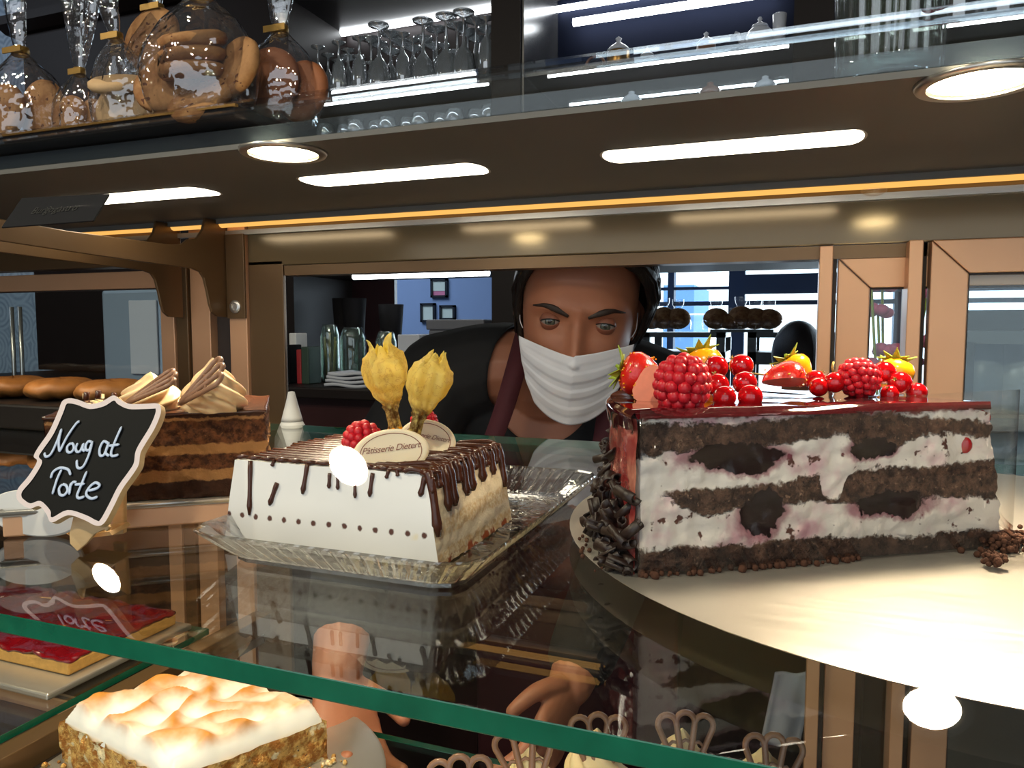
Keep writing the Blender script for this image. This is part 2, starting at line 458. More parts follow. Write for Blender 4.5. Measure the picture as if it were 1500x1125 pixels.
# shop ceiling downlights behind the viewer
def mirror_hit(px, py, z=CZ):
    d = W(px, py, D=1.0); n = Vector((0, -.8, .6))
    # plane through (0,.375,.112)
    p0 = Vector((0, .375, .112)); tt = p0.dot(n) / d.dot(n); p = d * tt
    r = d - 2 * d.dot(n) * n; k = (z - p.z) / r.z
    return p + r * k
M_trimw = mat('white_lamp_trim', rgb(220, 215, 205), .4, 0, .03, 20)
for (px, py, lab) in ((510, 686, 'middle'), (155, 850, 'left'), (1365, 1043, 'right')):
    p = mirror_hit(px, py)
    L = build('ceiling_spot', MB().lathe([(.074, 0), (.100, -.004), (.104, -.001), (.104, .0)], 32, Matrix.Translation((p.x, p.y, CZ - .001)), cap=False), M_trimw, smooth=True)
    tag(L, {'middle': 'round shop ceiling spot mirrored in the front glass over the white cake', 'left': 'round shop ceiling spot mirrored below the chalkboard sign', 'right': 'round shop ceiling spot mirrored below the right cake plate'}[lab], 'ceiling lamp', 'round spots in the shop ceiling')
    build('lens', MB().lathe([(.0, -.004), (.045, -.003), (.072, -.001)], 24, Matrix.Translation((p.x, p.y, CZ - .001)), cap=False), M_ceilspot, L, smooth=True)
area('window_daylight', (1.2, 5.35, .2), 4.5, 60, (.72, .86, 1.0), (-pi / 2, 0, 0), 1.4)
area('room_daylight', (-3.4, 3.8, 1.5), 1.6, 40, (.6, .76, 1.0), (0, 0, 0))
area('wallpaper_fill', (-3.4, .95, 1.5), .8, 7, (.75, .86, 1.0), (radians(75), 0, 0))  # added fill, no lamp there, lifts the wallpapered wall
area('shop_front_fill', (.2, -2.1, .2), 4.4, 30, (.82, .91, 1.0), (pi / 2, 0, 0), 2.4)  # unseen fill added behind the viewer to brighten the case front
SC.view_settings.view_transform = 'Standard'; SC.view_settings.look = 'None'
SC.view_settings.exposure = 0.56; SC.view_settings.gamma = 1.0; SC.view_settings.use_curve_mapping = False
cy = SC.cycles
cy.max_bounces = 10; cy.transparent_max_bounces = 40; cy.glossy_bounces = 5; cy.transmission_bounces = 8; cy.diffuse_bounces = 3
cy.sample_clamp_indirect = 6.0; cy.caustics_reflective = False; cy.caustics_refractive = False; cy.use_denoising = True
# ------------------------------------------------------------------ food materials
def sss(name, col, rough=.5, var=.1, scale=60, bump=.2, bscale=200, sub=.25, rad=(.012, .008, .006), bdist=.0006, **kw):
    t = NT(name); f = t.noise(scale); c = t.mix(f, dim(col, 1 - var), dim(col, 1 + var))
    return t.done(t.bsdf(c, rough, 0, .4, t.bump(t.noise(bscale), bump, bdist), Subsurface__Weight=sub, Subsurface__Radius=(1, .7, .5), Subsurface__Scale=.004, **kw))
M_cream = sss('white_cream', rgb(246, 240, 230), .55, .03, 50, .15, 160)
M_creamy = sss('vanilla_cream', rgb(250, 226, 176), .5, .05, 60, .1)
M_choc = mat('dark_chocolate', rgb(76, 40, 26), .25, 0, .25, 90, .15, 300)
M_chocmilk = mat('milk_chocolate', rgb(150, 112, 88), .3, 0, .1, 60, .05)
M_shave = mat('chocolate_shaving', rgb(38, 22, 16), .45, 0, .3, 150, .2, 500)
M_berry = sss('raspberry_flesh', rgb(196, 28, 42), .35, .25, 180, .1, 400, .3)
M_curr = mat('redcurrant_skin', rgb(205, 12, 20), .07, 0, .2, 120, Transmission__Weight=.25, Coat__Weight=.6)
M_straw = mat('strawberry_skin', rgb(214, 34, 24), .25, 0, .2, 200, .4, 500, Coat__Weight=.5)
M_strawin = mat('strawberry_flesh', rgb(226, 130, 100), .35, 0, .3, 120, .1)
M_leaf = mat('green_calyx', rgb(150, 170, 50), .5, 0, .35, 150)
M_orange = mat('orange_berry_skin', rgb(245, 160, 20), .2, 0, .25, 90, Coat__Weight=.5)
M_glaze = mat('dark_cherry_glaze', rgb(70, 6, 14), .06, 0, .4, 60, .1, 60, Coat__Weight=1.0, bdist=.002)
M_stem = mat('berry_stem', rgb(150, 130, 60), .6, 0, .3, 120)
M_crumb = mat('brown_cake_crumb', rgb(74, 42, 25), .9, 0, .4, 200, .6, 700)
M_paper = mat('white_card', rgb(238, 236, 232), .6, 0, .02, 40)
M_woodl = NT('light_birch_wood')
t = M_woodl; mp = t.n('Mapping', Scale=(6, 90, 90)); t.link(t.obj(), mp.inputs[0])
M_woodl = t.done(t.bsdf(t.mix(t.noise(3, 4, .6, mp.outputs[0]), rgb(232, 200, 150), rgb(206, 166, 112)), .55))
M_board = mat('blackboard_paint', rgb(8, 9, 11), .6, 0, .2, 60, spec=.15)
M_chalk = mat('pale_chalk_ink', rgb(200, 214, 240), .7, 0, .12, 300)
M_wood_white = mat('whitewashed_wood', rgb(222, 206, 206), .6, 0, .05, 60)
t = NT('brushed_plate_metal')
mp = t.n('Mapping', Scale=(4, 60, 4)); t.link(t.obj(), mp.inputs[0])
nn = t.noise(12, 5, .65); n2 = t.noise(5, 4, .6, mp.outputs[0])
sc = t.noise(40, 2)
col = t.mix(nn, rgb(196, 190, 180), rgb(222, 216, 206))
M_plate = t.done(t.bsdf(col, t.math('MULTIPLY_ADD', n2, .22, .28), .8, .5, t.bump(sc, .05, .001)))
M_tray = thin_glass('pressed_crystal', (.99, .985, .975, 1), .10, .015, .15, 160, 1.6, haze=.012, hazecol=(.9, .88, .84, 1), refr=.3, bdist=.001)

def sponge_mask_noise(t, amp, scale, off=0.0):
    return t.math('MULTIPLY', t.math('SUBTRACT', t.noise(scale, 4, .6), .5), amp)

# ------------------------------------------------------------------ cherry cream cake slice
def local_frame(o, x):
    x = Vector(x); x.z = 0; x.normalize(); return atan2(x.y, x.x)
H = .0715; L = .186
PZ = -.111
Rp = Vector((-.0622, .3252, PZ)); Ap = Vector((.0935, .4285, PZ))
cake = thing('cherry_cake_slice', Rp, 'large wedge of layered chocolate cherry cream cake glazed dark red on round plate', 'cake', rot=(0, 0, atan2(Ap.y - Rp.y, Ap.x - Rp.x)))
def cake_material():
    t = NT('layered_cherry_cut')
    sp = t.n('SeparateXYZ'); t.link(t.obj(), sp.inputs[0])
    u = t.math('DIVIDE', sp.outputs[0], L); v0 = t.math('DIVIDE', sp.outputs[2], H)
    n1 = t.math('MULTIPLY', t.math('SUBTRACT', t.noise(60, 5, .65), .5), .13)
    n2 = t.math('MULTIPLY', t.math('SUBTRACT', t.noise(260, 3, .6), .5), .09)
    u = t.math('ADD', u, t.math('MULTIPLY', t.math('SUBTRACT', t.noise(42, 4, .6, None, 0), .5), .09))
    v = t.math('ADD', t.math('ADD', v0, n1), n2)
    def lay(pts): return t.curve(u, pts)
    base = lay([(0, .155), (1, .13), (.4, .158), (.7, .125)])
    ms0 = lay([(0, .53), (1, .36), (.07, .50), (.10, .43), (.19, .335), (.27, .40), (.43, .39), (.57, .38), (.62, .36), (.76, .39)])
    ms1 = lay([(0, .50), (1, .63), (.1, .52), (.24, .525), (.37, .54), (.49, .565), (.505, .44), (.555, .43), (.575, .57), (.8, .60)])
    ts0 = lay([(0, .74), (1, .78), (.14, .785), (.38, .80), (.44, .82), (.56, .85), (.62, .72), (.70, .73), (.755, .79)])
    ts1 = lay([(0, .955), (1, .90), (.35, .95), (.52, .985), (.70, .97), (.85, .93)])
    def between(a, b, w=.012):
        lo = t.smooth(v, t.math('SUBTRACT', a, w), t.math('ADD', a, w)); hi = t.smooth(v, t.math('SUBTRACT', b, w), t.math('ADD', b, w))
        return t.math('MULTIPLY', lo, t.math('SUBTRACT', 1.0, hi), clamp=True)
    fine = t.noise(300, 5, .75)
    sponge = t.mix(t.smooth(t.noise(140, 5, .7), .35, .7), rgb(46, 28, 22), rgb(124, 92, 74))
    sponge = t.mix(t.smooth(fine, .57, .68), sponge, rgb(164, 130, 106))
    sponge = t.mix(t.smooth(fine, .45, .33), sponge, rgb(26, 14, 12))
    cr = t.mix(t.smooth(t.noise(38, 4, .6), .45, .75), rgb(248, 238, 226), rgb(220, 160, 172))
    cr = t.mix(t.smooth(t.noise(110, 3, .6), .61, .66), cr, rgb(96, 56, 46))
    cur = cr
    def ell(cx, cz, ax, az):
        a = t.math('DIVIDE', t.math('SUBTRACT', u, cx), ax); b = t.math('DIVIDE', t.math('SUBTRACT', v, cz), az)
        return t.math('ADD', t.math('MULTIPLY', a, a), t.math('MULTIPLY', b, b))
    d = None
    for e in ((.25, .735, .125, .085), (.64, .745, .065, .075), (.325, .35, .06, .15), (.715, .36, .115, .095), (.29, .67, .07, .07)):
        q = ell(*e); d = q if d is None else t.math('MINIMUM', d, q)
    d = t.math('ADD', d, t.math('MULTIPLY', t.math('SUBTRACT', t.noise(85, 5, .65), .5), 1.5))
    halo = t.math('SUBTRACT', 1.0, t.smooth(d, 1.0, 2.1))
    cur = t.mix(t.math('MULTIPLY', halo, .75), cur, rgb(150, 66, 88))
    s = t.math('MAXIMUM', t.math('MAXIMUM', between(-1.0, base), between(ms0, ms1)), between(ts0, ts1))
    cur = t.mix(s, cur, sponge)
    cher = t.math('SUBTRACT', 1.0, t.smooth(d, .85, 1.05))
    cur = t.mix(cher, cur, t.mix(t.noise(90, 3), rgb(10, 3, 5), rgb(40, 6, 12)))
    gel = t.smooth(v, .965, 1.0)
    cur = t.mix(gel, cur, rgb(112, 16, 26))
    cur = t.mix(t.math('MULTIPLY', t.smooth(t.noise(75, 3, .6), .70, .73), t.smooth(v, .7, .8)), cur, rgb(170, 14, 24))
    h = t.math('ADD', t.math('MULTIPLY', s, t.noise(300, 4, .7)), t.math('MULTIPLY', t.noise(90, 4), .5))
    rough = t.math('MULTIPLY_ADD', cher, -.5, .72)
    return t.done(t.bsdf(cur, rough, 0, .4, t.bump(h, .9, .0035)))
M_cut = cake_material()
def rim_pt(a): return Vector((L - L * cos(a), L * sin(a), 0))   # a: 0 at the front, grows to the back
AMAX = radians(58)
mb = MB()
def cutfn(u, v):
    p = Vector((u * L, 0, v * H)); q = nz((p.x, 1.3, p.z), 60) * .0022 + nz((p.x, 5.3, p.z), 190) * .0012
    p.y = q - .0012 * 0
    if u > .93: p.z *= 1 - (u - .93) * 1.2 * (.5 + .5 * nz((v * 9, 1, 0), 1)); p.x += nz((v * 14, 2, 0)) * .003 + (1 - v) * .012 * (u - .93) / .07
    if v < .12: p.x += u * .006
    return p
mb.grid(130, 60, cutfn)
mb.grid(60, 24, lambda u, v: Vector((L, 0, v * H)) + Vector((-cos(AMAX) * L, sin(AMAX) * L, 0)) * u)
mb.grid(40, 30, lambda u, v: rim_pt(u * AMAX) * 1.0 + Vector((0, 0, v * H)))
o = build('cake_body', mb, M_cut, cake, True, True)
t = NT('pink_side_coat')
cc = t.mix(t.smooth(t.noise(45, 4, .6), .4, .6), rgb(150, 52, 50), rgb(205, 110, 96))
cc = t.mix(t.smooth(t.noise(90, 3), .62, .7), cc, rgb(60, 14, 20))
M_side = t.done(t.bsdf(cc, .14, 0, .5, t.bump(t.noise(80), .3, .002), Coat__Weight=.6))
build('side_coat', MB().grid(40, 24, lambda u, v: (lambda p: Vector((L, 0, 0)) + (p - Vector((L, 0, 0))) * (1.012 + .006 * nz((u * 9, v * 5, 0)))  + Vector((0, 0, v * H * .985)))(rim_pt(u * AMAX))), M_side, cake, True, True)
# glossy top glaze with a soft rolled edge and a few runs
def glz(u, v):
    a = u * AMAX; r = v
    p = Vector((L, 0, 0)).lerp(rim_pt(a) + (rim_pt(a) - Vector((L, 0, 0))).normalized() * .002, min(r, 1.0))
    z = H + .0028 + nz((p.x, p.y, 0), 50) * .0006
    if u < .001 or u > .999: z = H - .001
    return Vector((p.x, p.y - (.0008 if u < .02 else 0), z))
mb = MB(); mb.grid(40, 30, lambda u, v: glz(u, v))
def drip(u, v):
    a = u * AMAX; c = Vector((L, 0, 0)); d = (rim_pt(a) - c).normalized()
    ln = .006 + .012 * max(0, nz((u * 14, 3, 1))) + .010 * max(0, nz((u * 5, 8, 1)))
    ang = v * 2.2
    if v < .5: return rim_pt(a) + d * (.002 + .0028 * sin(v * pi)) + Vector((0, 0, H + .0026 - .004 * v * 1.5))
    return rim_pt(a) + d * (.0048 - .0016 * (v - .5) * 2) + Vector((0, 0, H - .0004 - ln * (v - .5) * 2))
mb.grid(60, 12, drip)
build('cherry_glaze', mb, M_glaze, cake, True, True)
# clear cake film along the cut face
def flm(u, v):
    return Vector((-.002 + u * .200, -.0035 - .0015 * sin(u * 6) - .002 * u, .001 + v * (.0735 + .006 * u)))
M_film = thin_glass('cake_film_plastic', (.985, .98, .975, 1), .03, .05, .1, 20, haze=.004, hazecol=(.8, .74, .74, 1))
o = build('cake_film', MB().grid(20, 3, flm), M_film, cake, True, True, solid=.0003); o['label'] = 'clear plastic film standing along the cut face'
# chocolate shavings round the outer rim
def curl(mb, c, ln, r, turns, M):
    n = 14; pts = []
    vs = []; fs = []
    for j in range(2):
        for k in range(n):
            a = turns * 2 * pi * k / (n - 1); rr = r * (1 - .35 * k / (n - 1))
            vs.append(M @ Vector((rr * cos(a), rr * sin(a), (j - .5) * ln)) + c)
    for k in range(n - 1): fs.append((k, k + 1, n + k + 1, n + k))
    mb.add(vs, fs)
rnd = random.Random(5)
mb = MB()
for i in range(150):
    a = AMAX * (rnd.random() * 1.0) - .02; z = .003 + rnd.random() ** 1.6 * .046
    out = .003 + .012 * (1 - z / .05) * rnd.random()
    d = (rim_pt(a) - Vector((L, 0, 0))).normalized(); c = rim_pt(a) + d * out + Vector((0, 0, z))
    M = Quaternion((rnd.uniform(-1, 1), rnd.uniform(-1, 1), rnd.uniform(-1, 1)), rnd.uniform(0, 3)).to_matrix()
    curl(mb, c, rnd.uniform(.007, .014), rnd.uniform(.0018, .0038), rnd.uniform(.5, 1.1), M)
o = build('chocolate_shavings', mb, M_shave, cake, True, True, solid=.0006); o['kind'] = 'stuff'; o['label'] = 'dark chocolate shavings round the lower rim'
mb = MB()
for i in range(90):
    x = rnd.random() * L * .6; mb.ball((x, -.004 - rnd.random() * .006 + .003, .001), rnd.uniform(.0008, .0022), 6, 4)
for i in range(26):
    a = rnd.random() * AMAX; d = (rim_pt(a) - Vector((L, 0, 0))).normalized(); mb.ball(rim_pt(a) + d * rnd.uniform(.01, .02) + Vector((0, 0, .001)), rnd.uniform(.0006, .0014), 6, 4)
o = build('base_crumbs', mb, M_crumb, cake, True, True); o['kind'] = 'stuff'
# loose crumbs beyond the tip
mb = MB()
for i in range(230):
    p = W(rnd.gauss(1478, 24), rnd.gauss(803, 6), Z=PZ); h = rnd.random() ** 2 * .006
    mb.ball((p.x, p.y, PZ + h + .001), rnd.uniform(.0006, .0019), 6, 4)
p = W(1454, 832, Z=PZ)
for i in range(50): mb.ball((p.x + rnd.gauss(0, .0022), p.y + rnd.gauss(0, .0022), PZ + .002 + rnd.random() * .005), rnd.uniform(.0008, .0018), 6, 4)
o = build('cake_crumbs', mb, M_crumb, None, True); tag(o, 'loose brown cake crumbs on the plate by the tip of the cherry cake', 'crumbs', kind='stuff')
# round plate
pc = Vector((.098, .463, 0)); PR = .226
cx_, cy_ = .085, .4565
pl = thing('cake_plate', (cx_, cy_, HS), 'round satin metal plate carrying the glazed cherry cake', 'plate')
PRAD = .2085
build('plate_disc', MB().lathe([(0, .0062), (PRAD - .004, .0062), (PRAD, .0078), (PRAD + .001, .0086), (PRAD - .002, .0089), (PRAD - .008, .0088), (0, .0088)], 96), M_plate, pl, True, True, auto=.5)
build('foot_ring', MB().lathe([(.10, .0005), (.105, .0005), (.105, .006), (.10, .006)], 48, cap=False), M_steel, pl, True, True)
# ------------------------------------------------------------------ berries on the glaze
ZG = PZ + H + .0025
def raspberry_mb(r):
    mb = MB(); rr = random.Random(int(r * 1e5))
    mb.ball((0, 0, 0), (r * .78, r * .78, r * .88), 12, 8)
    rows = 8
    for j in range(rows):
        ph = pi * (.06 + .80 * j / (rows - 1)); R = r * .80; n = max(1, int(2 * pi * sin(ph) * R / (r * .36)))
        for k in range(n):
            a = 2 * pi * (k + .5 * (j % 2)) / n + rr.uniform(-.08, .08)
            mb.ball((R * sin(ph) * cos(a), R * sin(ph) * sin(a), R * 1.12 * cos(ph)), r * .235, 9, 6)
    return mb
def rot_to(axis, z=0.0):
    return Vector(axis).normalized().to_track_quat('Z', 'Y').to_euler()
def raspberry(px, py, D, r, label, axis=(0, 0, 1), grp='raspberries on the cakes'):
    p = W(px, py, D=D)
    o = build('raspberry', raspberry_mb(r), M_berry, None, True); o.location = p; o.rotation_euler = rot_to(axis)
    return tag(o, label, 'raspberry', grp)
raspberry(999, 563, .352, .0138, 'big raspberry at the near glazed edge of the cherry cake', (.05, .0, 1))
raspberry(1258, 554, .395, .0108, 'raspberry near the right end of the cherry cake, between two currant clusters', (-.6, -.5, .6))
raspberry(531, 648, .415, .0115, 'dark raspberry behind the front chocolate plaque on the white cake', (.1, .1, 1))
raspberry(621, 621, .455, .0088, 'pale red raspberry peeping out above the rear chocolate plaque', (.1, .1, 1))
def currant(px, py, D, rp, label):
    p = W(px, py, D=D); r = rp * D / FPX
    o = build('redcurrant', MB().ball((0, 0, 0), r, 20, 14), M_curr, None, True); o.location = p
    o.rotation_euler = (random.uniform(-1, 1), random.uniform(-1, 1), 0)
    mb = MB()
    for k in range(5):
        a = 2 * pi * k / 5; mb.tube([(0, 0, r * .95), (r * .12 * cos(a), r * .12 * sin(a), r * 1.1), (r * .22 * cos(a), r * .22 * sin(a), r * 1.22)], [r * .06, r * .05, r * .01], 4)
    build('calyx_tip', mb, M_stem, o, local=True)
    return tag(o, label, 'currant', 'redcurrants on the cherry cake')
for a in (
    (1049, 538, .40, 17.5, 'redcurrant perched highest above the small cluster, just right of the big raspberry'),
    (1086, 536, .405, 17.5, 'glossy redcurrant high at the right of the cluster beside the big raspberry'),
    (1051, 564, .375, 17, 'redcurrant touching the big raspberry halfway up its right side'),
    (1091, 561, .38, 17.5, 'redcurrant in the middle row of the cluster, right of its neighbour at the raspberry'),
    (1061, 582, .362, 17, 'redcurrant low in front of the cluster, against the foot of the big raspberry'),
    (1099, 581, .366, 18, 'redcurrant low in front, at the right end of the cluster by the big raspberry'),
    (1194, 557, .405, 15, 'redcurrant behind the pair just left of the stalked one'),
    (1199, 567, .395, 14, 'redcurrant lying in front, just left of the stalked currant'),
    (1222, 560, .395, 15.5, 'redcurrant with a brown stalk standing up beside the right raspberry'),
    (1295, 546, .405, 16.5, 'redcurrant sitting highest in the cluster at the right tip of the cake'),
    (1318, 561, .40, 17, 'redcurrant on the right shoulder of the cluster at the cake tip'),
    (1303, 577, .394, 13, 'half sunken redcurrant low at the front of the cluster at the cake tip'),
    (1343, 575, .398, 14.5, 'redcurrant alone at the far right end of the glaze')):
    currant(*a)
o = build('currant_stalk', MB().tube([W(1090, 546, D=.40), W(1120, 549, D=.402), W(1146, 551, D=.404)], [.0006, .0005, .0005], 6), M_stem, None, True); tag(o, 'thin dry currant stalk lying between currants and yellow berry', 'stalk')
o = build('currant_stalk', MB().tube([W(1222, 548, D=.395), W(1219, 538, D=.395), W(1221, 530, D=.396)], [.0007, .0006, .0006], 6), M_stem, None, True); tag(o, 'short brown stalk standing on a redcurrant beside the right raspberry', 'stalk')
def calyx(mb, c, r, n, up, spread=.6):
    q = Vector(up).to_track_quat('Z', 'Y').to_matrix()
    for k in range(n):
        a = 2 * pi * k / n; d = Vector((cos(a), sin(a), 0)); s = Vector((-sin(a), cos(a), 0))
        b0 = q @ (d * r * .1); m1 = q @ (d * r * .55 + s * r * .2 + Vector((0, 0, r * .15))); m2 = q @ (d * r * .55 - s * r * .2 + Vector((0, 0, r * .15))); tp = q @ (d * r * 1.0 + Vector((0, 0, r * (.5 + .3 * sin(k * 2.1)) * spread)))
        mb.add([c + b0, c + m1, c + tp, c + m2], [(0, 1, 2, 3)])
def strawberry(px, py, D, r, axis, label, half=None, m=M_straw, name='strawberry', cal=True, grp=None, cat='strawberry'):
    p = W(px, py, D=D)
    mb = MB()
    prof = [(0, -1.0), (.35, -.88), (.68, -.55), (.92, -.1), (1.0, .25), (.9, .6), (.6, .82), (.2, .86), (0, .84)]
    if half is None: mb.lathe([(a * r, b * r) for a, b in prof], 24, cap=False)
    else:
        vs = []; fs = []; n = 14; m_ = len(prof)
        for (a, b) in prof:
            for k in range(n): an = pi * k / (n - 1); vs.append((a * r * cos(an), a * r * sin(an), b * r))
        for j in range(m_ - 1):
            for k in range(n - 1): fs.append((j * n + k, j * n + k + 1, (j + 1) * n + k + 1, (j + 1) * n + k))
        mb.add(vs, fs); mb.cur = 1
        left = [(a * r, 0, b * r) for a, b in prof]; right = [(-a * r, 0, b * r) for a, b in prof[::-1]]
        mb.add(left + right, [list(range(len(left + right)))])
    o = build(name, mb, [m, M_strawin] if half else m, None, True, auto=.9)
    o.location = p; z = Vector(axis).normalized()
    if half:
        y = -Vector(half); y = (y - z * y.dot(z)).normalized(); x = y.cross(z)
        o.rotation_euler = basis((0, 0, 0), x, y, z).to_euler()
    else: o.rotation_euler = rot_to(axis)
    if cal:
        mb = MB(); calyx(mb, Vector((0, 0, r * .8)), r * 1.0, 9, (0, 0, 1), .7)
        mb.tube([(0, 0, r * .8), (0, .1 * r, r * 1.15)], [r * .1, r * .06], 6)
        build('calyx', mb, M_leaf, o, local=True, solid=.0005)
        mb = MB()
    if m is M_straw:
        mb = MB()
        rr = random.Random(3)
        for i in range(60):
            tt = rr.random(); k = int(tt * 6) + 1; a = rr.random() * (pi if half else 2 * pi)
            pr_ = [lerp(prof[k][q], prof[min(k + 1, 8)][q], rr.random()) for q in (0, 1)]
            mb.ball((pr_[0] * r * cos(a), pr_[0] * r * sin(a), pr_[1] * r), r * .045, 5, 4)
        sd = build('seeds', mb, M_orange, o, True, True); sd['kind'] = 'stuff'
    return tag(o, label, cat, grp)
strawberry(938, 549, .388, .0118, (-.85, -.15, .25), 'red strawberry lying with its leafy calyx to the left edge of the cake', grp='strawberries on the cherry cake')
strawberry(957, 566, .372, .0105, (-.8, .1, .35), 'pale cut strawberry half glazed in beside the big raspberry', half=(.1, -1, .3), cal=False, grp='strawberries on the cherry cake')
strawberry(1149, 560, .385, .0115, (.9, .2, .0), 'flat red strawberry piece in front of the yellow berry', half=(0, -.3, -1), cal=False, grp='strawberries on the cherry cake')
strawberry(1166, 544, .415, .0098, (-.55, .1, .75), 'yellow orange berry with a green leafy calyx in the middle of the cake', m=M_orange, name='orange_berry', grp='orange berries on the cherry cake', cat='berry')
strawberry(1031, 541, .43, .0125, (-.3, .3, .8), 'orange berry almost hidden behind the currants and big raspberry', m=M_orange, name='orange_berry', grp='orange berries on the cherry cake', cat='berry')
strawberry(1310, 551, .425, .0105, (.1, .3, .8), 'orange berry behind the currants at the right tip of the cake', m=M_orange, name='orange_berry', grp='orange berries on the cherry cake', cat='berry')
for q, (px, py, D) in enumerate(((1440, 612, .372), (1413, 652, .368))):
    mb = MB(); mb.ball((0, 0, 0), (.0035, .0015, .0042), 10, 7)
    o = build('glaze_drop', mb, M_curr, cake, True); o.location = W(px, py, D=D) - Vector((0, 0, 0))
    o.matrix_parent_inverse = wm(cake).inverted()

# ------------------------------------------------------------------ white drizzled cake
x0, x1, y0, y1 = -.287, -.157, .314, .413
ZB, ZT = HS + .0035, -.0715
wc = thing('drizzled_cream_cake', ((x0 + x1) / 2, (y0 + y1) / 2, ZB), 'rectangular white cream cake with chocolate drips on a crystal tray', 'cake')
t = NT('piped_cream_side')
sp = t.n('SeparateXYZ'); t.link(t.obj(), sp.inputs[0])
fx = t.math('SUBTRACT', t.math('FRACT', t.math('DIVIDE', t.math('ADD', sp.outputs[0], .5), .0092)), .5)
fx = t.math('MULTIPLY', fx, .0092)
fz = t.math('SUBTRACT', sp.outputs[2], .0155)
d2 = t.math('SQRT', t.math('ADD', t.math('MULTIPLY', fx, fx), t.math('MULTIPLY', fz, fz)))
d2 = t.math('ADD', d2, t.math('MULTIPLY', t.math('SUBTRACT', t.noise(600), .5), .0012))
dot = t.math('SUBTRACT', 1.0, t.smooth(d2, .0010, .0019))
geo = t.n('NewGeometry'); sn = t.n('SeparateXYZ'); t.link(geo.outputs['Normal'], sn.inputs[0])
front = t.smooth(t.math('MULTIPLY', sn.outputs[1], -1.0), .5, .8)
base = t.mix(t.noise(50), rgb(238, 234, 230), rgb(246, 243, 238))
base = t.mix(t.smooth(t.noise(25, 3), .68, .74), base, rgb(240, 214, 140))
M_wcream = t.done(t.bsdf(t.mix(t.math('MULTIPLY', dot, front), base, rgb(92, 56, 46)), .5, 0, .4, t.bump(t.noise(120), .2, .0006)))
t = NT('cut_cream_layers')
sp = t.n('SeparateXYZ'); t.link(t.obj(), sp.inputs[0])
zz = t.math('ADD', sp.outputs[2], t.math('MULTIPLY', t.math('SUBTRACT', t.noise(120, 4), .5), .006))
crumb = t.mix(t.smooth(t.noise(350, 4, .7), .4, .65), rgb(226, 192, 140), rgb(246, 226, 188))
crm = t.mix(t.noise(60), rgb(244, 222, 180), rgb(250, 234, 204))
k1 = t.math('MULTIPLY', t.smooth(zz, .012, .014), t.math('SUBTRACT', 1.0, t.smooth(zz, .0205, .0225)))
k0 = t.math('SUBTRACT', 1.0, t.smooth(zz, .006, .008))
cur = t.mix(t.math('MAXIMUM', k1, k0), crm, crumb)
cur = t.mix(t.math('MULTIPLY', t.math('SUBTRACT', 1.0, t.smooth(zz, .002, .004)), t.smooth(t.noise(160, 3), .45, .55)), cur, rgb(170, 84, 40))
M_wcut = t.done(t.bsdf(cur, .7, 0, .3, t.bump(t.noise(300, 4, .7), .6, .0014)))
hx, hy, hz = (x1 - x0) / 2, (y1 - y0) / 2, ZT - ZB
mb = MB()
def lean(z): return .0045 * (z / hz)
def wob(p): return Vector((nz(p, 45, 1) * .0007, nz(p, 45, 4) * .0007, nz(p, 45, 9) * .0006))
F_ = lambda u, v: (lambda p: p + wob(p))(Vector((lerp(-hx + lean(v * hz), hx - .008 * v, u), -hy + lean(v * hz), v * hz - (.004 * (1 - v) if False else 0))))
mb.grid(50, 20, F_)
mb.grid(40, 20, lambda u, v: (lambda p: p + wob(p))(Vector((-hx + lean(v * hz), lerp(hy, -hy + lean(v * hz), u), v * hz))))
mb.grid(50, 40, lambda u, v: (lambda p: p + wob(p))(Vector((lerp(-hx + lean(hz), hx - .008, u), lerp(-hy + lean(hz), hy, v), hz))))
mb.cur = 1
mb.grid(40, 30, lambda u, v: (lambda p: p + wob(p) + Vector((nz(p, 200) * .0012, 0, 0)) * (1 if 0 < u < 1 else 0))(Vector((hx - .008 * v, lerp(-hy + lean(v * hz), hy, u), v * hz))))
mb.grid(10, 10, lambda u, v: Vector((lerp(hx - .008 * v, -hx + lean(v * hz), u), hy, v * hz)))
build('cake_body', mb, [M_wcream, M_wcut], wc, True, True, auto=.7)
wcl = lambda p: Vector(p) - wc.location
# drips
mb = MB()
def runfront(px, ya, yb, w, dx=0):
    # a run of chocolate down the front face
    pts = []
    for k in range(7):
        f = k / 6; py = lerp(ya, yb, f); 
        p = W(px + dx * f, py, Y=y0 + .002)
        z = min(p.z, ZT + .001); yy = y0 - .0004 + lean(max(0, z - ZB)) 
        pts.append(wcl((p.x, yy, z)))
    rs = [w * .8, w * .9, w * .8, w * .75, w * .8, w * 1.0, w * .45]
    mb.tube(pts, rs, 8)
for a in ((363, 676, 754, .0016, 4), (404, 708, 740, .0016, -9), (447, 680, 724, .0015, -5), (480, 694, 716, .0012, 0), (492, 696, 718, .0011, 1), (517, 700, 730, .0011, 2), (543, 694, 728, .0014, -3), (566, 690, 702, .0012, -3), (578, 690, 699, .0012, 2), (398, 674, 684, .0013, -3), (620, 698, 728, .0018, -6), (630, 700, 724, .0018, 2)): runfront(*a)
rnd = random.Random(11)
# runs down the right hand cut face
ys = [.318, .326, .333, .3405, .349, .356, .364, .371, .379, .387, .395, .403, .409]
ln = [.030, .008, .021, .020, .010, .018, .017, .007, .015, .008, .014, .009, .024]
for yy, l_ in zip(ys, ln):
    pts = [wcl((x1 - .011, yy + rnd.uniform(-.002, .002), ZT + .0012)), wcl((x1 - .0073, yy, ZT + .0008))]
    for k in range(1, 6): pts.append(wcl((x1 - .0066 + .0072 * k / 5 * l_ / hz, yy + .0004 * sin(k), ZT - l_ * k / 5)))
    w = .0021 + rnd.random() * .0006
    mb.tube(pts, [w * .8, w, w * .95, w * .85, w * .9, w * 1.15, w * .5], 8)
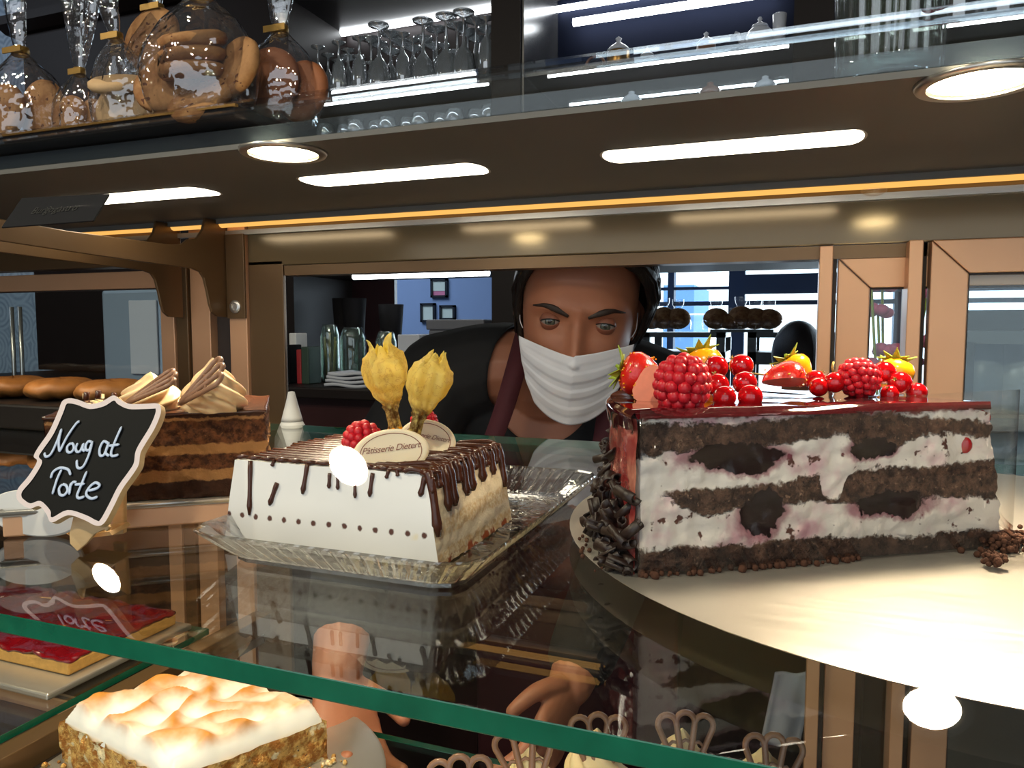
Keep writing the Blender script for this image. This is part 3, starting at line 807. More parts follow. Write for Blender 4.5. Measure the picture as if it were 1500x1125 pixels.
# zigzag threads across the top
for g in range(1):
    pts = []
    n = 28
    for k in range(n):
        f = k / (n - 1)
        yy = lerp(y0 + .006, y1 - .003, f); xx = (x0 + .006 if k % 2 else x1 - .007) + (.045 if (g == 1 and k % 2 == 0 and f < .3) else 0) * 0 + rnd.uniform(-.004, .004) * (1 if k % 2 else .3)
        pts.append(wcl((xx, yy + g * .0012, ZT + .0008 + g * .0008)))
    mb.tube(smoothpath(pts, 5), .0009, 6)
for k in range(8):
    yy = lerp(y0 + .004, y1 - .004, k / 7); mb.tube(smoothpath([wcl((x1 - .03 + rnd.uniform(-.01, .01), yy, ZT + .001)), wcl((x1 - .016, yy + .004 * sin(k), ZT + .0024)), wcl((x1 - .008, yy, ZT + .001))], 5), .0015, 7)
for k in range(14):
    xx = lerp(x0 + .006, x1 - .008, k / 13); 
    mb.tube([wcl((xx - .003, y0 + .0055, ZT + .001)), wcl((xx + .002, y0 + .0052, ZT + .0016)), wcl((xx + .005, y0 + .009, ZT + .001))], [.0006, .0014, .0006], 6)
build('chocolate_drizzle', mb, M_choc, wc, True, True)
# white chocolate plaques with lettering
M_plaque = mat('ivory_chocolate', rgb(246, 226, 192), .35, 0, .03, 40, Subsurface__Weight=.2, Subsurface__Radius=(1, .7, .4), Subsurface__Scale=.004)
M_ink = mat('brown_edible_ink', rgb(140, 84, 62), .5, 0, .1, 200)
def plaque(px, py, D, w, h, tilt, roll, label, yaw=0.0):
    p = W(px, py, D=D)
    n = (Vector((0, 0, 0)) - p); n.z = 0; n.normalize(); n = Matrix.Rotation(yaw, 3, 'Z') @ n
    x = Vector((-n.y, n.x, 0)); zb = Vector((0, 0, 1))
    n2 = (n * cos(tilt) + zb * sin(tilt)); y2 = (zb * cos(tilt) - n * sin(tilt))
    M = basis(p, x, y2, n2) @ Matrix.Rotation(roll, 4, 'Z')
    e = build('chocolate_plaque', MB().lathe([(0, -.0012), (.92, -.0012), (1.0, -.0002), (.985, .0008), (.93, .0014), (.86, .0012), (0, .0010)], 48, Matrix.Diagonal((w / 2, h / 2, 1, 1))), M_plaque, None, True)
    e.matrix_basis = M
    ring = [(w / 2 * .80 * cos(2 * pi * k / 60), h / 2 * .80 * sin(2 * pi * k / 60), .0012) for k in range(60)]
    build('printed_ring', MB().tube(ring, .00022, 5, True), M_ink, e, True, True)
    tm = text_mesh('Pâtisserie Dietert', .0050 * w / .042, .42, .00008, .92); tm.xf(Matrix.Translation((0, .0022, .00125)))
    build('printed_lettering', tm, M_ink, e, local=True)
    return tag(e, label, 'chocolate plaque', 'printed chocolate plaques')
plaque(573, 663, .389, .0400, .0250, .25, radians(6), 'oval ivory chocolate plaque lettered in brown, leaning nearest on the white cake')
plaque(626, 645, .425, .0330, .0240, .25, radians(-12), 'oval ivory chocolate plaque half hidden behind the nearer plaque')
# physalis with papery husks
t = NT('papery_yellow_husk')
w_ = t.n('TexWave', Scale=120.0, Distortion=6.0, Detail=3.0); t.link(t.obj(), w_.inputs['Vector'])
sp = t.n('SeparateXYZ'); t.link(t.obj(), sp.inputs[0])
vein = t.math('SUBTRACT', 1.0, t.smooth(t.math('ABSOLUTE', t.math('SUBTRACT', t.noise(150, 4, .6), .5)), .0, .025))
lowf = t.math('SUBTRACT', 1.0, t.smooth(sp.outputs[2], .013, .022))
cc = t.mix(t.noise(80), rgb(255, 234, 132), rgb(255, 246, 180))
cc = t.mix(t.math('MULTIPLY', vein, .28), cc, rgb(170, 112, 40))
cc = t.mix(t.math('MULTIPLY', lowf, t.smooth(t.noise(240, 4, .7), .35, .6)), cc, rgb(150, 112, 60))
tl = t.n('BsdfTranslucent'); t.link(cc, tl.inputs[0]); df = t.bsdf(cc, .5, 0, .3, t.bump(t.noise(180, 4), .5, .001))
mx = t.n('MixShader', i0=.7); t.link(df, mx.inputs[1]); t.link(tl.outputs[0], mx.inputs[2])
M_husk = t.done(mx.outputs[0])
def physalis(base, topdir, length, wmax, label, seed, berry=True):
    o = thing('physalis', base, label, 'physalis', 'physalis fruits on the white cake', rot_to(topdir))
    r_ = random.Random(seed); tips = [r_.uniform(.93, 1.04) for _ in range(5)]; cur = [r_.uniform(-.3, 1.2) for _ in range(5)]
    def fn(u, v):
        a = u * 2 * pi; k = int(u * 5) % 5; fr = (u * 5) % 1.0; pet = abs(fr - .5) * 2   # 0 mid of a lobe
        tl_ = tips[k]; z = v * length * (tl_ if v > .75 else lerp(1, tl_, max(0, (v - .5) / .25)))
        if v > .8: z -= (v - .8) / .2 * pet ** 1.5 * length * .13
        s = v
        pr = [(0, .30), (.10, .24), (.22, .24), (.30, .36), (.42, .66), (.56, .93), (.68, 1.0), (.79, .90), (.88, .68), (.95, .46), (1.0, .36)]
        for i in range(len(pr) - 1):
            if pr[i][0] <= s <= pr[i + 1][0]:
                f = (s - pr[i][0]) / (pr[i + 1][0] - pr[i][0]); f = f * f * (3 - 2 * f); R = lerp(pr[i][1], pr[i + 1][1], f)
        rib = 1 + .10 * cos(5 * a) + .05 * cos(10 * a) + .04 * nz((cos(a) * 3, sin(a) * 3, v * 9), 1, seed)
        if v < .3: rib = 1 + .28 * cos(5 * a + v * 8)
        R = R * wmax / 2 * rib
        if v > .9: R += cur[k] * (v - .9) / .1 * wmax * .22 * (1 - pet) + .04 * wmax * nz((cos(a) * 6, sin(a) * 6, v * 20), 1, seed + 4)
        aa = a + (1 - v) * 1.2 * (1 if v < .35 else 0.5)
        return Vector((R * cos(aa), R * sin(aa) * .8, z))
    build('husk', MB().grid(60, 44, fn, True), M_husk, o, True, True, solid=.0002)
    if berry:
        b = build('berry', MB().ball((0, 0, 0), .0075, 18, 12), M_orange, o, True, True); b.location = (0, 0, -.004)
    return o
b1_ = W(606, 648, D=.412); b2_ = W(581, 636, D=.43)
physalis(W(604, 644, D=.404), W(641, 520, D=.40) - W(604, 644, D=.404), .0515, .0285, 'physalis with a golden papery husk leaning right between the two plaques', 3, False)
physalis(W(579, 632, D=.428), W(560, 515, D=.420) - W(579, 632, D=.428), .0545, .029, 'physalis with a golden papery husk leaning left, its orange berry behind the near plaque', 8, True)
# ------------------------------------------------------------------ pressed crystal tray
tx0, tx1, ty0, ty1 = -.281, -.128, .284, .500
tr = thing('crystal_tray', ((tx0 + tx1) / 2, (ty0 + ty1) / 2, HS), 'rectangular pressed crystal glass tray under the white drizzled cake', 'tray')
cxt, cyt = (tx1 - tx0) / 2, (ty1 - ty0) / 2
def rrect(hx_, hy_, c, n=3):
    return [(-hx_ + c, -hy_), (hx_ - c, -hy_), (hx_ - c * .3, -hy_ + c * .3), (hx_, -hy_ + c), (hx_, hy_ - c), (hx_ - c * .3, hy_ - c * .3), (hx_ - c, hy_), (-hx_ + c, hy_), (-hx_ + c * .3, hy_ - c * .3), (-hx_, hy_ - c), (-hx_, -hy_ + c), (-hx_ + c * .3, -hy_ + c * .3)]
def perim(hx_, hy_, c, step):
    P = rrect(hx_, hy_, c); out = []
    for i in range(len(P)):
        a, b = Vector(P[i]), Vector(P[(i + 1) % len(P)]); n = max(1, round((b - a).length / step))
        for k in range(n): out.append(a.lerp(b, k / n))
    return out
lo = perim(cxt - .012, cyt - .012, .012, .0011); 
mb = MB(); n = len(lo)
hi = []
P_lo = rrect(cxt - .012, cyt - .012, .012); P_hi = rrect(cxt + .004, cyt + .004, .016)
for i in range(12):
    a, b = Vector(P_lo[i]), Vector(P_lo[(i + 1) % 12]); k_ = max(1, round((b - a).length / .0011))
    c, d = Vector(P_hi[i]), Vector(P_hi[(i + 1) % 12])
    for k in range(k_): hi.append(c.lerp(d, k / k_))
rings = []
for (f, z, flute) in ((0, .0012, 0), (0, .0028, 0), (.12, .0040, .5), (.5, .0100, 1.0), (.9, .0165, 1.0), (1.0, .0180, .4), (.96, .0190, 0), (.88, .0180, 0), (.45, .0095, 0), (.06, .0042, 0)):
    ring = []
    for k in range(n):
        p = lo[k].lerp(hi[k], f); s = sin(2 * pi * k / 6.0) * .0011 * flute
        c_ = Vector((0, 0)); dr = (hi[k] - lo[k]).normalized(); p = p + dr * s
        ring.append(Vector((p.x, p.y, z)))
    rings.append(ring)
vs = [v for r in rings for v in r]; fs = []
for j in range(len(rings) - 1):
    for k in range(n): fs.append((j * n + k, j * n + (k + 1) % n, (j + 1) * n + (k + 1) % n, (j + 1) * n + k))
mb.add(vs, fs)
build('fluted_rim', mb, M_tray, tr, False, True)
mb = MB(); 
outl = [(p.x, p.y, .0010) for p in lo]
mb.prism(outl, (0, 0, .0018))
build('tray_floor', mb, M_tray, tr, False, True)
# pressed sunburst cuts in the floor
mb = MB()
for k in range(40):
    a = 2 * pi * k / 40; 
    for q in (0, 1):
        r0, r1 = (.012, .045) if q else (.05, .088)
        p0 = Vector((r0 * cos(a) * .66, r0 * sin(a), .0030)); p1 = Vector((r1 * cos(a + .12 * q) * .66, r1 * sin(a + .12 * q), .0030)); mb.tube([p0, p0.lerp(p1, .5) + Vector((0, 0, .0004)), p1], [.0002, .0010, .0002], 6)
for xx in (-.045, .045):
    for yy in (-.08, -.04, 0, .04, .08):
        for k in range(10):
            a = 2 * pi * k / 10; mb.tube([(xx, yy, .003), (xx + .007 * cos(a), yy + .007 * sin(a), .0033), (xx + .014 * cos(a), yy + .014 * sin(a), .003)], [.0002, .0008, .0002], 5)
o = build('pressed_sunburst', mb, M_tray, tr, True, True)
mb = MB()
for i in range(40): mb.ball((rnd.uniform(-.01, .06), rnd.uniform(-.09, -.06) + .012, .0036), rnd.uniform(.0004, .001), 5, 4)
mb2 = MB()
for (xx, yy, r) in ((.046, -.0765, .0022), (.050, -.0765, .0028), (.0555, -.076, .0022), (.041, -.0765, .0016)): mb2.ball((xx, yy, .0045), r, 7, 5)
for i in range(30):
    mb2.ball((.063 + rnd.uniform(0, .008), rnd.uniform(-.07, .01), .0038), rnd.uniform(.0005, .0013), 5, 4)
o = build('cake_crumbs', mb2, M_crumb, None, True); o.location = tr.location; tag(o, 'brown cake crumbs lying on the crystal tray beside the white cake', 'crumbs', kind='stuff')
# ------------------------------------------------------------------ nougat cake
NZ = -.1045
nl, nr = Vector((-.4475, .2925, NZ)), Vector((-.3105, .3790, NZ))
nl = W(70, 742, Z=NZ); nr = W(391, 722, Z=NZ)
NL = (nr - nl).length; NH = .0515; ND = .105
ng = thing('nougat_cake', nl, 'slab of layered brown nougat cake topped with two cream rosettes', 'cake', rot=(0, 0, atan2(nr.y - nl.y, nr.x - nl.x)))
t = NT('nougat_layers')
sp = t.n('SeparateXYZ'); t.link(t.obj(), sp.inputs[0])
v = t.math('DIVIDE', sp.outputs[2], NH)
v = t.math('ADD', v, t.math('MULTIPLY', t.math('SUBTRACT', t.noise(70, 5, .65), .5), .10)); v = t.math('ADD', v, t.math('MULTIPLY', t.math('SUBTRACT', t.noise(320, 3), .5), .05))
sponge = t.mix(t.smooth(t.noise(180, 5, .7), .35, .68), rgb(70, 36, 20), rgb(150, 92, 52))
sponge = t.mix(t.smooth(t.noise(500, 4, .7), .62, .75), sponge, rgb(190, 130, 78))
crm = t.mix(t.noise(90, 3), rgb(196, 136, 80), rgb(222, 166, 106))
dark = t.mix(t.noise(220, 4, .7), rgb(44, 22, 14), rgb(100, 58, 34))
cur = dark
for lo_, c_ in ((.20, crm), (.34, sponge), (.40, sponge), (.52, crm), (.64, sponge), (.93, crm), (.965, dark)):
    cur = t.mix(t.smooth(v, lo_ - .012, lo_ + .012), cur, c_)
M_nougat = t.done(t.bsdf(cur, .75, 0, .35, t.bump(t.noise(200, 6, .8), 1.0, .006)))
mb = MB()
def nf(u, v):
    p = Vector((u * NL, 0, v * NH)); a = 1.0 if v < .9 else .4
    p.y = nz((p.x, 0, p.z), 90, 2) * .0022 * a + nz((p.x, 0, p.z), 260, 2) * .0014 * a
    if u > .95: p.x += nz((v * 9, 1, 7)) * .004
    return p
mb.grid(110, 48, nf)
mb.grid(50, 30, lambda u, v: Vector((NL + nz((v * 9, 1, 7)) * .004 * (1 - u) + nz((u * 20, v * 10, 3)) * .0022 * min(1, u * 8), u * ND, v * NH)))
mb.grid(30, 20, lambda u, v: Vector((nz((u * 20, v * 10, 5)) * .001 , u * ND, v * NH)))
mb.grid(10, 6, lambda u, v: Vector((u * NL, ND, v * NH)))
build('cake_body', mb, M_nougat, ng, True, True, auto=.8)
M_choctop = mat('glossy_chocolate_glaze', rgb(74, 42, 28), .22, 0, .25, 120, .2, 200)
build('chocolate_top', MB().grid(50, 30, lambda u, v: Vector((lerp(-.0006, NL + .001, u), lerp(-.0008, ND, v), NH + .0006 + nz((u * 12, v * 9, 1)) * .0009))), M_choctop, ng, True, True, solid=.0018)
M_ros = sss('nougat_buttercream', rgb(236, 204, 158), .42, .05, 70, .08, 160)
def rosette_mb(r, h, twist=1.2, n=6):
    def fn(u, v):
        a = u * 2 * pi; s = v
        R = r * (.80 + .25 * sin(min(s * 2.2, 1) * pi / 2)) * (1 - s ** 1.7) ** .75 if s < 1 else 0
        fl = 1 + .16 * cos(n * (a + twist * s * 2.0)) * (1 - s * .5)
        if s < .12: R *= .9 + s
        return Vector((R * fl * cos(a), R * fl * sin(a), h * s + (.12 * h if s > .9 else 0) * (s - .9) * 10))
    return MB().grid(64, 34, fn, True)
def fan_mb(size, th=.0011):
    """openwork fan: three to four rounded loops fanning out from a point"""
    mb = MB()
    n = 3
    for k in range(n):
        a = radians(-17 + 17 * k); d = Vector((sin(a), cos(a), 0)); s = Vector((cos(a), -sin(a), 0))
        pts = []
        L0, L1, w0, w1 = size * .06, size * .90, size * .018, size * .135
        for i in range(6): f = i / 5; pts.append(d * lerp(L0, L1, f) - s * lerp(w0, w1, f))
        for i in range(1, 8): an = pi * i / 8; pts.append(d * (L1 + w1 * sin(an)) - s * w1 * cos(an))
        for i in range(6): f = 1 - i / 5; pts.append(d * lerp(L0, L1, f) + s * lerp(w0, w1, f))
        mb.tube(pts, size * .044, 8, True)
        for f in (.42, .66):
            w = lerp(w0, w1, f) * .95; c = d * lerp(L0, L1, f)
            mb.tube([c - s * w, c + d * size * .045, c + s * w], size * .024, 6)
    mb.ball((0, size * .04, 0), (size * .06, size * .07, size * .035), 10, 8)
    return mb
def rosette_with_fan(parent, loc, r, h, fan_base, fan_dir, fan_norm, size, m=M_ros, tw=1.5):
    b = build('cream_rosette', rosette_mb(r, h, tw), m, parent, True); b.location = loc; b.matrix_parent_inverse = wm(parent).inverted()
    y = Vector(fan_dir).normalized(); z = Vector(fan_norm); z = (z - y * z.dot(y)).normalized(); x = y.cross(z)
    f = build('chocolate_fan', fan_mb(size), M_chocmilk, parent, True); f.matrix_parent_inverse = wm(parent).inverted()
    f.matrix_basis = basis(fan_base, x, y, z)
    return b, f
zt = NZ + NH + .001
pA = W(314, 597, Z=zt); pA = W(314, 592, D=.462); pB = W(222, 590, D=.47)
pA.z = zt; pB.z = zt
def cd(right, upv, away):   # a direction in camera-facing terms: right, up, away from the viewer
    r2 = Vector((RT.x, RT.y, 0)); f2 = Vector((FW.x, FW.y, 0)).normalized(); return r2 * right + Vector((0, 0, upv)) + f2 * away
rosette_with_fan(ng, pA, .0195, .0300, W(262, 592, D=.437), cd(.80, .66, -.05), cd(-.62, .55, -.55), .0345)
rosette_with_fan(ng, pB, .0205, .0215, W(183, 592, D=.435), cd(.72, .46, .2), cd(-.5, .75, -.45), .032, tw=-1.5)
mb = MB(); rnd = random.Random(21)
for i in range(26):
    p = W(rnd.uniform(118, 235), rnd.uniform(583, 598), Z=zt); mb.box((p.x, p.y, zt), (p.x + rnd.uniform(.001, .003), p.y + .002, zt + rnd.uniform(.001, .004)))
o = build('nut_flakes', mb, M_creamy, ng); o['kind'] = 'stuff'
mb = MB()
for (px, py) in ((126, 586), (143, 584), (166, 587)):
    p = W(px, py, D=.47); mb.tube([p, p + Vector((.001, 0, .005))], .0018, 6)
build('chocolate_roll', mb, M_choc, ng, True)
# metal tray below it
nt = thing('baking_tray', (-.36, .37, HS), 'flat metal tray with a bright rim under the nougat cake', 'tray', rot=(0, 0, ng.rotation_euler.z))
ti = wm(nt).inverted()
q0 = ti @ Vector((nl.x, nl.y, HS))
a0, b0, a1, b1 = q0.x - .022, q0.y - .009, q0.x + NL + .013, q0.y + ND + .02
build('tray_floor', MB().box((a0, b0, .0125), (a1, b1, .0150)), M_plate, nt, local=True, bevel=.0006)
mb = MB()
for (A_, B_) in (((a0, b0), (a1, b0)), ((a1, b0), (a1, b1)), ((a1, b1), (a0, b1)), ((a0, b1), (a0, b0))):
    mb.tube([(A_[0], A_[1], .0150), (B_[0], B_[1], .0150)], .0018, 8)
build('tray_rim', mb, M_steel, nt, True, True)
build('tray_skirt', MB().box((a0 + .001, b0 + .001, .0008), (a1 - .001, b1 - .001, .0128)), M_alu, nt, local=True, bevel=.001)
# ------------------------------------------------------------------ chalkboard sign
def cp(x, y): return (x * .29333, 500 + y * .29333)
fc = Vector((FW.x, FW.y, 0)).normalized(); rc = Vector((RT.x, RT.y, 0))
av = rc * .0493 - fc * .016
bv = rc * .0285 + Vector((0, 0, .0577)) + fc * .022
nv = av.cross(bv).normalized()
if nv.dot(fc) > 0: nv = -nv
sc0 = W(129, 676, D=.392)
def onboard(x, y, off=0.0):
    px, py = cp(x, y); d = W(px, py, D=1.0); k = (sc0 + nv * off).dot(nv) / d.dot(nv); return d * k
sg = thing('chalkboard_sign', (sc0.x, sc0.y, HS), 'small ornate chalkboard sign handwritten Nougat Torte on a wooden foot', 'sign')
OUT = [(345, 284), (392, 292), (450, 312), (510, 300), (565, 270), (600, 290), (645, 312), (720, 312), (785, 310), (803, 330), (800, 370), (770, 440), (715, 530), (700, 565), (692, 618), (660, 670), (610, 740), (565, 830), (520, 908), (478, 920), (420, 892), (340, 868), (258, 905), (230, 860), (195, 822), (150, 835), (105, 812), (82, 780), (90, 735), (140, 675), (185, 600), (168, 575), (190, 530), (245, 450), (290, 350), (310, 300)]
def resmooth(P, k=4):
    n = len(P); out = []
    for i in range(n):
        p0, p1, p2, p3 = [Vector(P[(i + j) % n]) for j in (-1, 0, 1, 2)]
        for j in range(k):
            tt = j / k; out.append(.5 * ((2 * p1) + (p2 - p0) * tt + (2 * p0 - 5 * p1 + 4 * p2 - p3) * tt * tt + (3 * p1 - p0 - 3 * p2 + p3) * tt ** 3))
    return out
po = resmooth(OUT)
IN = []
for i in range(len(OUT)):
    a, b = Vector(OUT[i - 1]), Vector(OUT[(i + 1) % len(OUT)]); tn = (b - a).normalized(); nn_ = Vector((-tn.y, tn.x))
    IN.append(Vector(OUT[i]) + nn_ * 26)
pin = resmooth(IN)
mb = MB(); n = len(po)
vs = [onboard(p.x, p.y) for p in po] + [onboard(p.x, p.y) - nv * .0035 for p in po] + [onboard(p.x, p.y) for p in pin]
mb.add(vs, [[i, (i + 1) % n, 2 * n + (i + 1) % n, 2 * n + i] for i in range(n)])
mb.cur = 1; b_ = 0
mb.f += [[i, n + i, n + (i + 1) % n, (i + 1) % n] for i in range(n)] + [list(range(n, 2 * n))]; mb.mi += [1] * (n + 1)
build('board_frame', mb, [M_wood_white, M_woodl], sg)
build('blackboard', MB().prism([onboard(p.x, p.y, -.0004) for p in pin], -nv * .002), M_board, sg)
STR = [[(222, 556), (230, 576), (255, 562), (285, 500), (308, 436)], [(308, 436), (294, 500), (298, 552)], [(298, 552), (335, 478), (380, 412), (398, 400)],
       [(356, 508), (337, 525), (337, 550), (354, 554), (369, 536), (366, 515), (356, 508)],
       [(388, 508), (379, 535), (386, 552), (402, 546), (418, 510)], [(418, 508), (413, 538), (424, 548)],
       [(458, 503), (442, 500), (429, 520), (430, 541), (446, 541), (461, 505)], [(463, 498), (443, 570), (415, 626), (388, 630), (384, 592)],
       [(542, 510), (518, 500), (499, 535), (500, 568), (520, 566), (543, 512)], [(545, 503), (528, 555), (546, 572)],
       [(608, 425), (575, 500), (556, 553), (562, 573), (592, 566)], [(543, 522), (597, 515)],
       [(254, 684), (266, 652), (300, 632), (340, 640), (353, 668)], [(308, 640), (285, 690), (262, 764)],
       [(312, 714), (296, 735), (300, 764), (320, 768), (338, 745), (331, 720), (312, 714)],
       [(354, 706), (346, 766)], [(349, 732), (364, 704), (382, 704)],
       [(434, 648), (405, 720), (386, 768), (396, 783), (422, 775)], [(374, 716), (424, 711)],
       [(442, 746), (482, 735), (498, 718), (476, 706), (446, 730), (431, 764), (456, 785), (488, 776)]]
mb = MB()
for s_ in STR:
    pts = smoothpath([onboard(x, y, .0004) for x, y in s_], 5); m_ = len(pts)
    mb.tube(pts, [(.00085 if 0 < i < m_ - 1 else .0004) for i in range(m_)], 6, upv=nv, flat=.45)
build('handwritten_lettering', mb, M_chalk, sg, True)
def plate_at(P, D, th): 
    return MB().prism([W(*cp(x, y), D=D) for x, y in P], fc * th)
build('front_foot', plate_at([(386, 824), (366, 870), (345, 960), (348, 1012), (385, 1050), (430, 1012), (470, 965), (520, 940), (532, 952), (545, 930), (520, 905), (470, 900), (400, 880)], .392, .003), M_woodl, sg, bevel=.0005)
build('rear_prop', plate_at([(560, 730), (617, 690), (617, 962), (560, 968)], .421, .004), M_woodl, sg, bevel=.0005)
build('foot_block', plate_at([(330, 960), (360, 975), (545, 950), (560, 968), (380, 990)], .40, .02), M_woodl, sg)
ow = W(52, 752, D=.424)
o = build('white_plaque', MB().lathe([(0, -.0016), (.96, -.0016), (1, -.0008), (1, .0008), (.96, .0016), (0, .0016)], 48, basis(ow, rc * .0262, Vector((0, 0, .0138)) - rc * .004, (-fc + Vector((0, 0, .4))).normalized())), M_paper, None, True, auto=.5)
tag(o, 'blank white oval plaque standing behind the chalkboard sign', 'plaque')
# ------------------------------------------------------------------ lower shelf
LZ = -.40
def fline(px, py, z): return W(px, py, Z=z)
lp = Vector((-.482, .468, 0))
pp = thing('round_plate', (-.470, .478, LZ), 'round brushed metal plate under the meringue cake on the lower shelf', 'plate')
build('plate_disc', MB().lathe([(0, .002), (.155, .002), (.158, .004), (.155, .0055), (0, .0055)], 72), M_plate, pp, True, True, auto=.5)
build('foot_ring', MB().lathe([(.08, .0003), (.085, .0003), (.085, .003), (.08, .003)], 40, cap=False), M_steel, pp, True, True)
MZ = LZ + .0055
A_ = W(250, 1128, Z=MZ + .045); B_ = W(478, 1042, Z=MZ + .045); C_ = W(88, 1043, Z=MZ + .045)
for q in (A_, B_, C_): q.z = MZ
ex_ = (B_ - A_); ey_ = (C_ - A_)
mg = thing('meringue_cake', (A_ + B_) / 2, 'rhubarb crumble cake with a toasted white meringue top on the lower shelf', 'cake')
t = NT('rhubarb_filling')
sp = t.n('SeparateXYZ'); t.link(t.obj(), sp.inputs[0])
nn = t.noise(130, 4, .65); big = t.noise(70, 3)
cc = t.mix(t.smooth(nn, .4, .62), rgb(176, 110, 40), rgb(236, 190, 110))
cc = t.mix(t.smooth(big, .58, .64), cc, rgb(246, 226, 180)); cc = t.mix(t.smooth(t.noise(150, 3), .66, .72), cc, rgb(84, 44, 26))
M_fill = t.done(t.bsdf(cc, .45, 0, .4, t.bump(t.noise(200, 4, .7), 1.0, .004)))
def mgp(u, v, z): return A_ + ex_ * u + ey_ * v + Vector((0, 0, z))
mb = MB()
def rough_side(p, k): return p + Vector((nz(p, 90, k), nz(p, 90, k + 3), 0)) * .004
SH = .036
mb.grid(70, 20, lambda u, v: rough_side(mgp(u, 0, v * SH), 1)); mb.grid(60, 20, lambda u, v: rough_side(mgp(0, u, v * SH), 1))
mb.grid(40, 10, lambda u, v: mgp(u, 1, v * SH)); mb.grid(40, 10, lambda u, v: mgp(1, u, v * SH)); 
build('crumble_base', mb, M_fill, mg, True)
t = NT('toasted_meringue')
sp = t.n('SeparateXYZ'); t.link(t.obj(), sp.inputs[0])
hgt = t.math('ADD', t.math('SUBTRACT', sp.outputs[2], LZ + .0055), t.math('MULTIPLY', t.math('SUBTRACT', t.noise(30, 4), .5), .02))
to = t.smooth(hgt, .045, .060)
cc = t.mix(to, rgb(248, 244, 236), rgb(206, 136, 52))
M_mer = t.done(t.bsdf(cc, .5, 0, .4, t.bump(t.noise(90), .3, .001), Subsurface__Weight=.15, Subsurface__Radius=(1, .8, .6), Subsurface__Scale=.004))
def mer(u, v):
    e = min(u, 1 - u, v, 1 - v); k = min(1, e / .06); p = mgp(u, v, 0)
    ridg = 1 - abs(nz((u * 3.2 + .6 * nz((v * 3, u * 2, 1)), v * 4.6, 3), 1)) * 2
    h = .046 + .011 * ridg * k + .004 * nz((u * 9, v * 9, 2))
    return mgp(u + (.5 - u) * .02, v + (.5 - v) * .02, lerp(SH - .004, h, k ** .45))
build('meringue_top', MB().grid(110, 90, mer), M_mer, mg, True)
mb = MB(); rnd = random.Random(31)
for i in range(150):
    if i < 110: p = mgp(rnd.random() * 1.04, -.02 - rnd.random() ** 2 * .10, 0)
    else: p = mgp(-.02 - rnd.random() ** 2 * .2, rnd.random(), 0)
    r = rnd.uniform(.0008, .003); mb.ball((p.x, p.y, MZ + r * .7), r, 6, 5)
o = build('crumble_crumbs', mb, M_fill, None, True); tag(o, 'golden crumble crumbs around the meringue cake', 'crumbs', kind='stuff')
mb = MB()
# rosette cake at the front of the lower shelf
fcx = W(930, 1200, D=.47)
rz = -.318
rc_ = thing('rosette_cake', (-.115, .425, LZ), 'cream cake with openwork chocolate fans and rosettes below the upper shelf edge', 'cake')
build('cake_body', MB().lathe([(0, .001), (.118, .001), (.12, .01), (.12, .049), (.116, .055), (0, .055)], 64), M_creamy, rc_, True, True, auto=.6)
for (px, py, D, tilt) in ((672, 1112, .50, -.1), (765, 1072, .53, -.12), (876, 1050, .555, .0), (1004, 1047, .555, .02), (1135, 1080, .53, .12)):
    tip = W(px, py, D=D); size = .052
    dr = (cd(tilt, 1, .22)).normalized(); base = tip - dr * size
    zc = LZ + .055
    k = (base.z - zc) / dr.z
    b, f = rosette_with_fan(rc_, Vector((base.x + fc.x * .016, base.y + fc.y * .016, zc)), .024, .038, base + Vector((0, 0, .0)), dr, -fc + Vector((0, 0, .2)), size, M_creamy)
# red fruit cake beyond the divider
RZ = -.372
rf = thing('red_fruit_cake', (-.84, .58, RZ), 'flat cake with shiny red fruit jelly beyond the lower left divider', 'cake')
M_jelly = mat('red_fruit_jelly', rgb(112, 10, 20), .15, 0, .5, 70, .5, 80, Coat__Weight=.6, bdist=.004)
M_sponge = mat('golden_sponge', rgb(212, 160, 84), .8, 0, .25, 160, .6, 300)
build('cake_base', MB().box((-.99, .535, RZ + .008), (-.70, .68, RZ + .022)), M_sponge, rf, bevel=.002)
build('fruit_jelly', MB().grid(40, 30, lambda u, v: Vector((lerp(-.99, -.70, u), lerp(.535, .68, v), RZ + .0235 + .006 * nz((u * 14, v * 11, 2))))), M_jelly, rf, True, solid=.003)
o = build('cake_board', MB().box((-1.02, .50, RZ + .0005), (-.685, .69, RZ + .0075)), M_plate, None, bevel=.002); tag(o, 'pale metal board under the red fruit cake', 'board')
# pastries in the far section
mb = MB()
tr_ = build('pastry_tray', MB().box((-1.28, .60, HS + .0005), (-.70, .73, HS + .030)), M_black, None, bevel=.003); tag(tr_, 'dark tray of golden pastries at the back beyond the divider', 'tray')
M_pastry = mat('golden_flaky_pastry', rgb(150, 96, 44), .5, 0, .3, 90, .5, 200)
for i in range(6):
    x = -1.20 + i * .085
    mb = MB().grid(20, 12, lambda u, v: Vector((x + .036 * cos(u * 2 * pi) * sin(v * pi) ** .6, .665 + .042 * sin(u * 2 * pi) * sin(v * pi) ** .6, HS + .044 - .0125 * cos(v * pi) + .002 * cos(7 * u * 2 * pi))), True)
    o = build('pastry', mb, M_pastry, None, True); tag(o, 'golden flaky pastry in the row on the dark tray by the left sliding door', 'pastry', 'golden pastries on the dark tray')
